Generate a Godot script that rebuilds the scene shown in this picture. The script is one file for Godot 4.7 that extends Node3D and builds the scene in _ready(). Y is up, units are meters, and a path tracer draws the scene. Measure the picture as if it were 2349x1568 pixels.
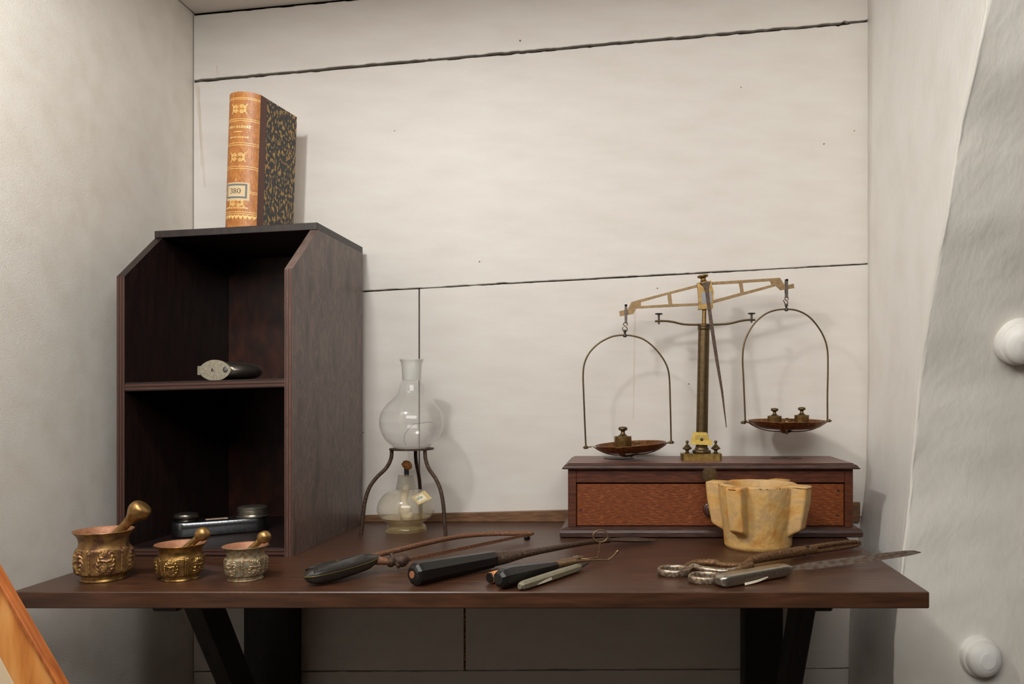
extends Node3D
# A pharmacy corner in an old ship. Camera at (0, CAM_Y, 0) looking along -z; distances in metres.
const F := 1850.0          # focal length in photograph pixels
const PX := 1446.0         # principal point (shifted lens)
const PY := 904.0
const CAM_Y := 1.1194
const TOP := 0.85          # table top height
const WALL := 1.716        # distance of the plank wall

var M := {}
var used := {}
var group_id := 1

func _ready():
	# ---------- camera ----------
	var cam := Camera3D.new()
	cam.name = "camera"
	cam.projection = Camera3D.PROJECTION_FRUSTUM
	cam.near = 0.05
	cam.far = 20.0
	cam.size = 0.05 * 1568.0 / F
	cam.frustum_offset = Vector2((1174.5 - PX) / F, (PY - 784.0) / F) * 0.05
	add_child(cam)
	cam.position = Vector3(0, CAM_Y, 0)
	cam.current = true
	# ---------- environment ----------
	var we := WorldEnvironment.new()
	we.name = "world_environment"
	var e := Environment.new()
	e.background_mode = Environment.BG_COLOR
	e.background_color = Color(0.02, 0.02, 0.02)
	e.tonemap_mode = Environment.TONE_MAPPER_LINEAR
	e.tonemap_exposure = 1.0
	e.sdfgi_enabled = true
	e.ssao_enabled = true
	e.ssil_enabled = true
	we.environment = e
	add_child(we)
	# ---------- lights ----------
	lamp("ceiling_lamp", Vector3(-0.6, 1.88, -0.70), 0.042, Color(0.99, 1.0, 1.0), 0.43)  # KEY
	panel("light_panel", Vector3(0.0, 1.93, 0.0), Vector2(1.2, 0.7), Vector3(0.0, 1.0, -1.5), Color(1.0, 1.0, 0.985), 1.8)  # FILL
	materials()
	setting()
	table()
	shelf_unit()
	book()
	cases()
	mortars()
	burner()
	scale_box()
	balance()
	stone_mortar()
	instruments()
	leaning_board()

# A bulb: a glowing ball with the light inside it.
func lamp(called: String, at: Vector3, r: float, c: Color, energy: float):
	var t := thing(called, "round warm ceiling bulb hanging above and left of the table", "lamp", at)
	var st := begin()
	lathe(st, arc_profile(r, 16), 24, Transform3D())
	var m := StandardMaterial3D.new()
	m.albedo_color = Color(0.9, 0.88, 0.84)
	m.emission_enabled = true
	m.emission = c
	m.emission_energy_multiplier = 3.0
	part(t, "bulb", st, m)
	st = begin()
	tube(st, [Vector3(0, r * 0.9, 0), Vector3(0, 1.96 - at.y, 0)], 0.012, 12)
	part(t, "stem", st, flat_mat(Color(0.25, 0.23, 0.2), 0.5))
	var l := OmniLight3D.new()
	l.name = "bulb_light"
	l.light_color = c
	l.light_energy = energy
	l.light_size = r
	l.omni_range = 12.0
	l.omni_attenuation = 2.0
	l.shadow_enabled = true
	t.add_child(l)

# A flat glowing panel with an area light just in front of it.
func panel(called: String, at: Vector3, size: Vector2, to: Vector3, c: Color, energy: float):
	var t := thing(called, "large flat glowing light panel hanging under the ceiling above the camera", "lamp", at)
	t.look_at_from_position(at, to, Vector3(0, 0, -1))
	var m := StandardMaterial3D.new()
	m.albedo_color = Color(0.9, 0.9, 0.9)
	m.emission_enabled = true
	m.emission = c
	m.emission_energy_multiplier = 0.8
	var st := begin()
	box(st, Vector3(-size.x / 2, -size.y / 2, 0), Vector3(size.x / 2, size.y / 2, 0.02), 0.004)
	part(t, "diffuser", st, m)
	var l := AreaLight3D.new()
	l.name = "panel_light"
	l.area_size = size
	l.light_color = c
	l.light_energy = energy
	l.area_range = 12.0
	l.area_attenuation = 2.0
	l.shadow_enabled = true
	l.position = Vector3(0, 0, -0.01)
	t.add_child(l)

# ---------- places ----------
func W(px: float, py: float, d: float) -> Vector3:        # a point of the photograph at distance d
	return Vector3((px - PX) * d / F, CAM_Y - (py - PY) * d / F, -d)

func H(px: float, py: float, h: float) -> Vector3:        # ... at height h above the table top
	return W(px, py, (CAM_Y - TOP - h) * F / (py - PY))

# ---------- names ----------
func numbered(called: String) -> String:
	var n: int = used.get(called, 0)
	used[called] = n + 1
	return called if n == 0 else "%s_%03d" % [called, n]

func thing(called: String, label: String, category: String, at := Vector3.ZERO, group := "") -> Node3D:
	var o := Node3D.new()
	o.name = numbered(called)
	add_child(o)
	o.position = at
	o.set_meta("label", label)
	o.set_meta("category", category)
	if group:
		o.set_meta("group", group)
	return o

func structure(called: String, label: String) -> Node3D:
	var o := Node3D.new()
	o.name = called
	o.set_meta("label", label)
	o.set_meta("kind", "structure")
	add_child(o)
	return o

func part(parent: Node3D, called: String, st: SurfaceTool, m: Material, at := Vector3.ZERO) -> MeshInstance3D:
	st.generate_normals()
	var o := MeshInstance3D.new()
	o.name = called
	o.mesh = st.commit()
	o.material_override = null
	o.mesh.surface_set_material(0, m)
	parent.add_child(o, true)
	o.position = at
	return o

# ---------- shapes ----------
func begin() -> SurfaceTool:
	var st := SurfaceTool.new()
	st.begin(Mesh.PRIMITIVE_TRIANGLES)
	return st

func tri(st: SurfaceTool, a: Vector3, b: Vector3, c: Vector3, g: int, uv: Array = []):
	if (b - a).cross(c - a).length_squared() < 1e-18:
		return
	st.set_smooth_group(g)
	if uv.size():
		st.set_uv(uv[0])
	st.add_vertex(a)
	if uv.size():
		st.set_uv(uv[1])
	st.add_vertex(b)
	if uv.size():
		st.set_uv(uv[2])
	st.add_vertex(c)

# Closed triangles in one consistent winding; turned so that their front faces look outward.
func closed(st: SurfaceTool, p: PackedVector3Array, g: PackedInt32Array, uv := PackedVector2Array()):
	var vol := 0.0
	var o := p[0]
	for i in range(0, p.size(), 3):
		vol += (p[i] - o).dot((p[i + 1] - o).cross(p[i + 2] - o))
	for i in range(0, p.size(), 3):
		var j := i + 1 if vol < 0 else i + 2
		var k := i + 2 if vol < 0 else i + 1
		if uv.size():
			tri(st, p[i], p[j], p[k], g[i / 3], [uv[i], uv[j], uv[k]])
		else:
			tri(st, p[i], p[j], p[k], g[i / 3])

func next_group() -> int:
	group_id += 1
	return group_id

# Rings of equal size joined to a body. smooth: 0 flat, 1 smooth; crease_rings: list of ring numbers at which shading breaks.
func loft(st: SurfaceTool, rings: Array, smooth := 1, cap := true, wrap := false, creases: Array = []):
	var p := PackedVector3Array()
	var g := PackedInt32Array()
	var n: int = rings[0].size()
	var id := next_group()
	var last: int = rings.size() if wrap else rings.size() - 1
	for i in last:
		if i in creases:
			id = next_group()
		var a: PackedVector3Array = rings[i]
		var b: PackedVector3Array = rings[(i + 1) % rings.size()]
		for j in n:
			var k := (j + 1) % n
			p.append_array([a[j], a[k], b[k], a[j], b[k], b[j]])
			var gg := id if smooth else -1
			g.append_array([gg, gg])
	if cap and not wrap:
		for e in 2:
			var r: PackedVector3Array = rings[0] if e == 0 else rings[-1]
			var mid := Vector3.ZERO
			for v in r:
				mid += v
			mid /= n
			var cg := next_group()
			for j in n:
				var k := (j + 1) % n
				p.append_array([r[k], r[j], mid] if e == 0 else [r[j], r[k], mid])
				g.append(cg if smooth else -1)
	closed(st, p, g)

# A turned body: profile of Vector2(radius, height); shading breaks at sharp corners.
func lathe(st: SurfaceTool, prof: Array, seg: int, xf: Transform3D, crease := 35.0):
	var rings := []
	var creases := []
	for i in prof.size():
		var r := PackedVector3Array()
		for j in seg:
			var a := TAU * j / seg
			r.append(xf * Vector3(prof[i].x * cos(a), prof[i].y, prof[i].x * sin(a)))
		rings.append(r)
		if i > 0 and i < prof.size() - 1:
			var u: Vector2 = prof[i] - prof[i - 1]
			var v: Vector2 = prof[i + 1] - prof[i]
			if absf(rad_to_deg(u.angle_to(v))) > crease:
				creases.append(i)
	loft(st, rings, 1, true, false, creases)

func arc_profile(r: float, n: int) -> Array:
	var out := []
	for i in n + 1:
		var a := -PI / 2 + PI * i / n
		out.append(Vector2(maxf(r * cos(a), 0.0), r * sin(a)))
	return out

# Profile points joined by a smooth curve.
func curve2(pts: Array, per := 4) -> Array:
	var out := []
	for i in pts.size() - 1:
		var a: Vector2 = pts[maxi(i - 1, 0)]
		var b: Vector2 = pts[i]
		var c: Vector2 = pts[i + 1]
		var d: Vector2 = pts[mini(i + 2, pts.size() - 1)]
		for k in per:
			var v := b.cubic_interpolate(c, a, d, float(k) / per)
			out.append(Vector2(maxf(v.x, 0.0), v.y))
	out.append(pts[-1])
	return out

func curve3(pts: Array, per := 5) -> Array:
	var out := []
	for i in pts.size() - 1:
		var a: Vector3 = pts[maxi(i - 1, 0)]
		var b: Vector3 = pts[i]
		var c: Vector3 = pts[i + 1]
		var d: Vector3 = pts[mini(i + 2, pts.size() - 1)]
		for k in per:
			out.append(b.cubic_interpolate(c, a, d, float(k) / per))
	out.append(pts[-1])
	return out

# A rod along points. radius: number or list; squash flattens it along up.
func tube(st: SurfaceTool, pts: Array, radius, seg := 10, squash := 1.0, up := Vector3.ZERO, smooth := 1, wrap := false):
	var rings := []
	var n := Vector3.ZERO
	for i in pts.size():
		var before: Vector3 = pts[(i - 1 + pts.size()) % pts.size()] if wrap else pts[maxi(i - 1, 0)]
		var after: Vector3 = pts[(i + 1) % pts.size()] if wrap else pts[mini(i + 1, pts.size() - 1)]
		var d := (after - before).normalized()
		if up != Vector3.ZERO:
			n = (up - d * up.dot(d)).normalized()
		elif n == Vector3.ZERO:
			n = d.cross(Vector3.RIGHT if absf(d.x) < 0.8 else Vector3.UP).normalized()
		else:
			n = (n - d * n.dot(d)).normalized()
		var s := d.cross(n)
		var rad: float = (radius[i] if radius is Array else radius)
		var ring := PackedVector3Array()
		for j in seg:
			var a := TAU * (j + 0.5) / seg
			ring.append(pts[i] + (s * cos(a) + n * sin(a) * squash) * rad)
		rings.append(ring)
	loft(st, rings, smooth, true, wrap)

# A box with bevelled edges whose eight corners may be anywhere (bit 1 = x, 2 = y, 4 = z).
func hexa(st: SurfaceTool, c: Array, bevel := 0.001):
	var b := Vector3.ZERO
	for ax in 3:
		var len := 0.0
		for i in 8:
			if not i & (1 << ax):
				len += c[i].distance_to(c[i | (1 << ax)]) / 4.0
		b[ax] = clampf(bevel / len, 0.0, 0.45)
	var at := func(q: Vector3) -> Vector3:
		var v := Vector3.ZERO
		for i in 8:
			v += c[i] * (q.x if i & 1 else 1 - q.x) * (q.y if i & 2 else 1 - q.y) * (q.z if i & 4 else 1 - q.z)
		return v
	var V := {}
	var mid := Vector3.ZERO
	for i in 8:
		mid += c[i] / 8.0
		for ax in 3:
			var q := Vector3.ZERO
			for k in 3:
				var one := bool(i & (1 << k))
				q[k] = (1.0 if one else 0.0) if k == ax else (1.0 - b[k] if one else b[k])
			V[i * 3 + ax] = at.call(q)
	var face := func(ids: Array):
		for k in range(1, ids.size() - 1):
			var p: Vector3 = V[ids[0]]
			var q: Vector3 = V[ids[k]]
			var r: Vector3 = V[ids[k + 1]]
			if (q - p).cross(r - p).dot((p + q + r) / 3.0 - mid) > 0:
				tri(st, p, r, q, -1)
			else:
				tri(st, p, q, r, -1)
	for ax in 3:
		var u := (ax + 1) % 3
		var v := (ax + 2) % 3
		for s in 2:
			var o := (1 << ax) if s else 0
			face.call([o * 3 + ax, (o | (1 << u)) * 3 + ax, (o | (1 << u) | (1 << v)) * 3 + ax, (o | (1 << v)) * 3 + ax])
		for k in 4:                                        # edges along ax
			var o := ((1 << u) if k & 1 else 0) | ((1 << v) if k & 2 else 0)
			var o2 := o | (1 << ax)
			face.call([o * 3 + u, o2 * 3 + u, o2 * 3 + v, o * 3 + v])
	for i in 8:
		face.call([i * 3, i * 3 + 1, i * 3 + 2])

func box(st: SurfaceTool, lo: Vector3, hi: Vector3, bevel := 0.001):
	var c := []
	for i in 8:
		c.append(Vector3(hi.x if i & 1 else lo.x, hi.y if i & 2 else lo.y, hi.z if i & 4 else lo.z))
	hexa(st, c, bevel)

func box_at(st: SurfaceTool, xf: Transform3D, lo: Vector3, hi: Vector3, bevel := 0.001):
	var c := []
	for i in 8:
		c.append(xf * Vector3(hi.x if i & 1 else lo.x, hi.y if i & 2 else lo.y, hi.z if i & 4 else lo.z))
	hexa(st, c, bevel)

# A flat shape with thickness: the same outline twice.
func prism(st: SurfaceTool, poly: PackedVector2Array, to3: Callable, t0: float, t1: float):
	var p := PackedVector3Array()
	var g := PackedInt32Array()
	var n := poly.size()
	if Geometry2D.is_polygon_clockwise(poly):
		poly.reverse()
	var ix := Geometry2D.triangulate_polygon(poly)
	for i in range(0, ix.size(), 3):
		var q := [poly[ix[i]], poly[ix[i + 1]], poly[ix[i + 2]]]
		if (q[1] - q[0]).cross(q[2] - q[0]) < 0:
			q = [q[0], q[2], q[1]]
		p.append_array([to3.call(q[0], t0), to3.call(q[1], t0), to3.call(q[2], t0)])
		p.append_array([to3.call(q[0], t1), to3.call(q[2], t1), to3.call(q[1], t1)])
		g.append_array([-1, -1])
	for i in n:
		var a := poly[i]
		var b := poly[(i + 1) % n]
		p.append_array([to3.call(b, t0), to3.call(a, t0), to3.call(a, t1), to3.call(b, t0), to3.call(a, t1), to3.call(b, t1)])
		g.append_array([-1, -1])
	closed(st, p, g)

# Lettering of a given height, its points carried by place(x, y, depth).
func letters(st: SurfaceTool, text: String, height: float, place: Callable, bold := false, serif := true, depth := 0.0002):
	var tm := TextMesh.new()
	var f := SystemFont.new()
	f.font_names = PackedStringArray(["Droid Serif" if serif else "Droid Sans"])
	f.font_weight = 700 if bold else 400
	tm.font = f
	tm.text = text
	tm.font_size = 64
	tm.pixel_size = 0.01
	tm.depth = 0.05
	tm.curve_step = 2.0
	var a := tm.get_mesh_arrays()
	var v: PackedVector3Array = a[Mesh.ARRAY_VERTEX]
	var ix: PackedInt32Array = a[Mesh.ARRAY_INDEX] if a[Mesh.ARRAY_INDEX] != null else PackedInt32Array(range(v.size()))
	var bb := AABB(v[0], Vector3.ZERO)
	for q in v:
		bb = bb.expand(q)
	var s := height / bb.size.y
	var mid := bb.get_center()
	for i in range(0, ix.size(), 3):
		var q := []
		for k in 3:
			var w := (v[ix[i + k]] - mid)
			q.append(place.call(w.x * s, w.y * s, (w.z / 0.05 + 0.5) * depth))
		tri(st, q[0], q[1], q[2], -1)

# ---------- materials ----------
func ntex(sd: int, freq: float, ramp: Array, oct := 4, kind := FastNoiseLite.TYPE_SIMPLEX_SMOOTH, warp := 0.0, size := 512) -> NoiseTexture2D:
	var n := FastNoiseLite.new()
	n.seed = sd
	n.noise_type = kind
	n.frequency = freq
	n.fractal_type = FastNoiseLite.FRACTAL_FBM
	n.fractal_octaves = oct
	if warp > 0:
		n.domain_warp_enabled = true
		n.domain_warp_amplitude = warp
		n.domain_warp_frequency = freq * 0.5
	var t := NoiseTexture2D.new()
	t.width = size
	t.height = size
	t.seamless = true
	t.noise = n
	if ramp.size():
		var gr := Gradient.new()
		var off := PackedFloat32Array()
		var col := PackedColorArray()
		for r in ramp:
			off.append(r[0])
			col.append(r[1])
		gr.offsets = off
		gr.colors = col
		t.color_ramp = gr
	return t

func c8(r: int, g: int, b: int) -> Color:
	return Color(r / 255.0, g / 255.0, b / 255.0)

func flat_mat(c: Color, rough := 0.5, metal := 0.0) -> StandardMaterial3D:
	var m := StandardMaterial3D.new()
	m.albedo_color = c
	m.roughness = rough
	m.metallic = metal
	return m

func tex_mat(t: Texture2D, rough: float, metal: float, scale: Vector3, bump: Texture2D = null, cm := 0.0, rough_tex: Texture2D = null, world := false) -> StandardMaterial3D:
	var m := flat_mat(Color.WHITE, rough, metal)
	m.albedo_texture = t
	m.uv1_triplanar = true
	m.uv1_world_triplanar = world
	m.uv1_scale = scale
	m.uv1_triplanar_sharpness = 6.0
	if bump:
		m.heightmap_enabled = true
		m.heightmap_texture = bump
		m.heightmap_scale = cm
	if rough_tex:
		m.roughness_texture = rough_tex
	return m

func materials():
	var grain := ntex(3, 0.012, [], 5)
	var fine := ntex(4, 0.05, [], 4)
	var speck := ntex(5, 0.09, [], 3)
	var stipple := ntex(6, 0.055, [], 3)
	var brush := ntex(7, 0.03, [], 4)
	M.fine = fine
	M.speck = speck
	# white ship paint on the planks, brushed along them, with faint rust runs
	var paint := ntex(11, 0.006, [[0.0, c8(218, 210, 201)], [0.4, c8(222, 214, 206)], [0.7, c8(224, 217, 209)], [1.0, c8(226, 220, 212)]], 4)
	M.plank = tex_mat(paint, 0.5, 0.0, Vector3(1.6, 6.0, 1.6), ntex(8, 0.07, [], 4), 0.006, null, true)
	M.plank_edge = flat_mat(c8(44, 33, 26), 0.9)
	# rolled paint on the left partition
	M.rolled = tex_mat(ntex(12, 0.006, [[0.0, c8(226, 217, 205)], [0.5, c8(232, 224, 213)], [1.0, c8(236, 229, 219)]], 3), 0.42, 0.0, Vector3(4, 4, 4), ntex(6, 0.15, [], 3), 0.030, null, true)
	M.ceiling = tex_mat(paint, 0.55, 0.0, Vector3(1, 1, 1), fine, 0.04, null, true)
	M.knee = tex_mat(ntex(13, 0.007, [[0.0, c8(228, 223, 216)], [0.5, c8(235, 231, 225)], [1.0, c8(238, 235, 230)]], 4), 0.45, 0.0, Vector3(2.4, 1.6, 2.4), ntex(14, 0.045, [], 5), 0.05, null, true)
	M.knee_grey = tex_mat(ntex(16, 0.007, [[0.0, c8(224, 218, 208)], [0.5, c8(229, 223, 214)], [1.0, c8(233, 228, 219)]], 4), 0.45, 0.0, Vector3(2.4, 1.6, 2.4), M.knee.heightmap_texture, 0.06, null, true)
	M.paint_chip = flat_mat(c8(120, 104, 88), 0.9)
	M.dark_gap = flat_mat(c8(38, 28, 21), 0.95)
	M.rust_gap = tex_mat(ntex(15, 0.04, [[0.2, c8(70, 45, 20)], [0.6, c8(150, 108, 52)], [1.0, c8(172, 130, 70)]]), 0.9, 0.0, Vector3(6, 6, 6))
	# woods
	M.table = tex_mat(ntex(21, 0.016, [[0.0, c8(52, 31, 19)], [0.45, c8(68, 42, 28)], [0.75, c8(79, 49, 33)], [1.0, c8(92, 58, 40)]], 5), 0.36, 0.0, Vector3(1.1, 9, 9), ntex(22, 0.03, [], 4), 0.012)
	M.table.metallic_specular = 0.5
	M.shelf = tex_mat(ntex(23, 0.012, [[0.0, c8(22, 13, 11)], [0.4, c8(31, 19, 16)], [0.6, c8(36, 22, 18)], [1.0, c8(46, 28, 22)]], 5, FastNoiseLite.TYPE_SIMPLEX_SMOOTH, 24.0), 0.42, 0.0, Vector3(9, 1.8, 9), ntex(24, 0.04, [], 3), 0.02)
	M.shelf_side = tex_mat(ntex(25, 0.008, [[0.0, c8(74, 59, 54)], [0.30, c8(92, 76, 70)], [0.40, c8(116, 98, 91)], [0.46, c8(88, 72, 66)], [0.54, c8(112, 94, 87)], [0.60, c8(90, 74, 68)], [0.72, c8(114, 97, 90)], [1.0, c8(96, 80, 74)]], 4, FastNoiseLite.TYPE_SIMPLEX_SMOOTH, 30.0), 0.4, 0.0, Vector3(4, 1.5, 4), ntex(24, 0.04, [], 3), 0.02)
	M.shelf_edge = flat_mat(c8(74, 44, 34), 0.5)
	M.shelf_edge_dark = flat_mat(c8(50, 31, 26), 0.5)
	M.shelf_back = tex_mat(ntex(26, 0.012, [[0.0, c8(30, 14, 9)], [0.5, c8(52, 24, 14)], [1.0, c8(74, 36, 22)]], 5, FastNoiseLite.TYPE_SIMPLEX_SMOOTH, 30.0), 0.4, 0.0, Vector3(5, 2.2, 5))
	M.bracket = tex_mat(ntex(27, 0.02, [[0.0, c8(20, 14, 12)], [1.0, c8(40, 28, 23)]]), 0.6, 0.0, Vector3(8, 2, 8))
	M.mahogany = tex_mat(ntex(28, 0.02, [[0.0, c8(62, 29, 16)], [0.5, c8(86, 43, 24)], [1.0, c8(108, 57, 32)]], 5), 0.42, 0.0, Vector3(2.2, 14, 8), fine, 0.01)
	M.drawer = tex_mat(ntex(29, 0.022, [[0.0, c8(86, 40, 16)], [0.35, c8(110, 54, 23)], [0.6, c8(124, 64, 28)], [0.76, c8(136, 74, 34)], [1.0, c8(180, 114, 62)]], 5), 0.4, 0.0, Vector3(6, 26, 8), fine, 0.012)
	M.dark_moulding = tex_mat(ntex(30, 0.02, [[0.0, c8(44, 27, 22)], [0.5, c8(66, 42, 34)], [1.0, c8(92, 62, 50)]], 5), 0.4, 0.0, Vector3(2, 14, 14))
	M.lid = tex_mat(ntex(31, 0.018, [[0.0, c8(82, 50, 40)], [0.5, c8(110, 70, 56)], [1.0, c8(132, 88, 70)]], 5), 0.38, 0.0, Vector3(2, 12, 12))
	M.knob_wood = flat_mat(c8(70, 40, 30), 0.35)
	M.batten = tex_mat(ntex(32, 0.02, [[0.0, c8(88, 60, 38)], [0.5, c8(116, 82, 54)], [1.0, c8(138, 100, 66)]], 4), 0.5, 0.0, Vector3(2, 12, 8))
	M.pine = tex_mat(ntex(33, 0.008, [[0.0, c8(186, 104, 42)], [0.35, c8(214, 134, 60)], [0.6, c8(228, 154, 80)], [1.0, c8(236, 172, 104)]], 4, FastNoiseLite.TYPE_SIMPLEX_SMOOTH, 30.0), 0.35, 0.0, Vector3(9, 1.4, 9))
	M.pine_pale = flat_mat(c8(230, 205, 170), 0.6)
	M.pine_dark = tex_mat(ntex(34, 0.02, [[0.0, c8(146, 72, 26)], [1.0, c8(204, 118, 50)]], 4), 0.4, 0.0, Vector3(14, 1.5, 14))
	M.dark_room = flat_mat(c8(92, 84, 74), 0.7)
	M.floor = tex_mat(ntex(35, 0.01, [[0.0, c8(52, 40, 30)], [1.0, c8(84, 64, 48)]], 4), 0.6, 0.0, Vector3(4, 2, 1))
	# metals
	M.brass = tex_mat(ntex(41, 0.02, [[0.0, c8(112, 88, 52)], [0.5, c8(140, 112, 68)], [1.0, c8(160, 130, 82)]], 4), 0.38, 0.85, Vector3(9, 9, 9))
	M.dark_brass = tex_mat(ntex(42, 0.02, [[0.0, c8(88, 72, 50)], [0.5, c8(104, 86, 60)], [1.0, c8(118, 98, 68)]], 4), 0.4, 0.85, Vector3(9, 9, 9))
	M.base_brass = tex_mat(ntex(43, 0.02, [[0.0, c8(116, 92, 48)], [0.6, c8(160, 130, 70)], [1.0, c8(176, 148, 86)]], 4), 0.42, 0.8, Vector3(6, 6, 6))
	M.beam_brass = tex_mat(ntex(44, 0.02, [[0.0, c8(122, 98, 66)], [0.5, c8(140, 113, 77)], [1.0, c8(154, 126, 88)]], 5), 0.5, 0.5, Vector3(9, 9, 9))
	M.steel_dark = flat_mat(c8(88, 80, 74), 0.4, 0.8)
	M.steel_plate = flat_mat(c8(120, 118, 118), 0.4, 0.8)
	M.pan = tex_mat(ntex(45, 0.02, [[0.0, c8(82, 50, 28)], [0.5, c8(124, 84, 48)], [1.0, c8(160, 116, 68)]], 5), 0.38, 0.85, Vector3(9, 9, 9))
	var b1 := ntex(46, 0.02, [[0.0, c8(96, 66, 52)], [0.35, c8(124, 88, 64)], [0.55, c8(152, 116, 70)], [1.0, c8(184, 148, 84)]], 5)
	M.bronze_red = tex_mat(b1, 0.42, 0.6, Vector3(5, 5, 5))
	M.bronze_gold = tex_mat(ntex(47, 0.02, [[0.0, c8(104, 76, 44)], [0.4, c8(148, 114, 64)], [1.0, c8(180, 146, 86)]], 5), 0.36, 0.85, Vector3(12, 12, 12))
	M.bronze_green = tex_mat(ntex(48, 0.03, [[0.15, c8(120, 88, 66)], [0.38, c8(152, 120, 88)], [0.52, c8(160, 142, 112)], [0.63, c8(126, 148, 128)], [0.70, c8(168, 146, 112)], [1.0, c8(192, 174, 144)]], 5), 0.5, 0.55, Vector3(9, 9, 9), speck, 0.03)
	M.copper_bowl = tex_mat(ntex(49, 0.02, [[0.0, c8(134, 88, 64)], [0.5, c8(156, 106, 78)], [1.0, c8(176, 126, 94)]], 4), 0.55, 0.25, Vector3(12, 12, 12))
	M.pestle = tex_mat(ntex(50, 0.02, [[0.0, c8(140, 106, 64)], [0.5, c8(166, 130, 80)], [1.0, c8(186, 150, 96)]], 4), 0.38, 0.85, Vector3(12, 12, 12))
	M.rust_iron = tex_mat(ntex(51, 0.03, [[0.0, c8(46, 36, 30)], [0.5, c8(72, 54, 42)], [0.8, c8(104, 76, 56)], [1.0, c8(156, 130, 104)]], 5), 0.55, 0.45, Vector3(14, 14, 14), speck, 0.05)
	M.rust = tex_mat(ntex(52, 0.03, [[0.0, c8(84, 54, 38)], [0.5, c8(122, 82, 58)], [1.0, c8(160, 116, 86)]], 5), 0.6, 0.3, Vector3(14, 14, 14), speck, 0.05)
	M.rust_dark = tex_mat(ntex(53, 0.03, [[0.0, c8(52, 42, 36)], [0.5, c8(86, 68, 56)], [1.0, c8(122, 96, 76)]], 5), 0.45, 0.5, Vector3(14, 14, 14), speck, 0.03)
	M.nickel = tex_mat(ntex(54, 0.03, [[0.0, c8(150, 138, 120)], [0.4, c8(168, 160, 146)], [1.0, c8(180, 174, 162)]], 4), 0.3, 0.9, Vector3(10, 10, 10))
	M.nickel_rust = tex_mat(ntex(55, 0.035, [[0.0, c8(112, 80, 56)], [0.38, c8(140, 110, 84)], [0.52, c8(168, 156, 140)], [1.0, c8(190, 182, 168)]], 4), 0.36, 0.8, Vector3(8, 8, 8))
	M.chrome = tex_mat(ntex(56, 0.04, [[0.0, c8(92, 92, 94)], [0.5, c8(128, 130, 132)], [1.0, c8(142, 144, 146)]], 4), 0.2, 0.95, Vector3(12, 12, 12))
	M.gunmetal = flat_mat(c8(120, 112, 104), 0.3, 0.9)
	M.plate_nickel = tex_mat(ntex(57, 0.03, [[0.0, c8(150, 142, 124)], [1.0, c8(190, 182, 162)]], 3), 0.5, 0.5, Vector3(10, 10, 10))
	M.grey_handle = tex_mat(ntex(58, 0.03, [[0.0, c8(128, 122, 100)], [0.5, c8(146, 140, 118)], [1.0, c8(160, 154, 132)]], 4), 0.45, 0.6, Vector3(12, 12, 12))
	M.blade = tex_mat(ntex(59, 0.03, [[0.0, c8(112, 84, 68)], [0.4, c8(140, 116, 100)], [0.7, c8(156, 144, 134)], [1.0, c8(172, 164, 156)]], 4), 0.42, 0.6, Vector3(4, 14, 14))
	M.tongs = tex_mat(ntex(60, 0.03, [[0.0, c8(66, 46, 30)], [0.5, c8(112, 80, 52)], [0.8, c8(146, 108, 68)], [1.0, c8(176, 150, 118)]], 5), 0.5, 0.45, Vector3(14, 14, 14), speck, 0.04)
	M.ebony = flat_mat(c8(26, 23, 22), 0.34)
	M.horn = flat_mat(c8(40, 35, 30), 0.4)
	M.horn_brass = flat_mat(c8(120, 104, 52), 0.4, 0.7)
	M.copper_dot = flat_mat(c8(168, 112, 78), 0.5, 0.3)
	M.tan_wood = flat_mat(c8(206, 134, 78), 0.5)
	M.brown_wood = tex_mat(ntex(61, 0.02, [[0.0, c8(80, 58, 42)], [1.0, c8(128, 96, 68)]], 4), 0.5, 0.1, Vector3(12, 12, 12))
	M.black_iron = flat_mat(c8(40, 38, 36), 0.45, 0.5)
	M.wire = tex_mat(ntex(62, 0.03, [[0.0, c8(104, 80, 54)], [1.0, c8(158, 130, 94)]], 4), 0.4, 0.7, Vector3(12, 12, 12))
	# stone
	M.stone = tex_mat(ntex(63, 0.007, [[0.0, c8(182, 124, 58)], [0.3, c8(204, 156, 88)], [0.5, c8(208, 168, 106)], [0.72, c8(192, 156, 108)], [1.0, c8(212, 176, 118)]], 5), 0.6, 0.0, Vector3(5, 5, 5), ntex(64, 0.05, [], 4), 0.04)
	M.stone.subsurf_scatter_enabled = true
	M.stone.subsurf_scatter_strength = 0.1
	# paper, ivory, cloth
	M.paper = flat_mat(c8(226, 214, 190), 0.8)
	M.pink_paper = flat_mat(c8(196, 164, 140), 0.8)
	M.ivory = tex_mat(ntex(65, 0.02, [[0.0, c8(206, 170, 74)], [1.0, c8(228, 198, 108)]], 3), 0.45, 0.0, Vector3(10, 10, 10))
	M.ink = flat_mat(c8(52, 46, 42), 0.8)
	M.green_ink = flat_mat(c8(70, 128, 108), 0.8)
	M.wick = tex_mat(ntex(66, 0.03, [[0.0, c8(110, 62, 22)], [1.0, c8(196, 134, 66)]], 4), 0.9, 0.0, Vector3(20, 20, 20), speck, 0.1)
	M.cotton = flat_mat(c8(216, 200, 172), 0.95)
	# glass
	M.glass = glass(Color(0.88, 0.88, 0.85, 0.12), 0.03)
	M.frosted = glass(Color(0.9, 0.89, 0.86, 0.5), 0.25)
	M.lamp_glass = glass(Color(0.86, 0.8, 0.66, 0.2), 0.05)
	M.lamp_neck = glass(Color(0.62, 0.58, 0.5, 0.42), 0.10)
	M.fuel = glass(Color(0.78, 0.64, 0.32, 0.42), 0.06)
	M.amber = glass(Color(0.80, 0.68, 0.38, 0.24), 0.05)

func glass(c: Color, rough: float) -> StandardMaterial3D:
	var m := flat_mat(c, rough)
	m.transparency = BaseMaterial3D.TRANSPARENCY_ALPHA
	return m

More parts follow.
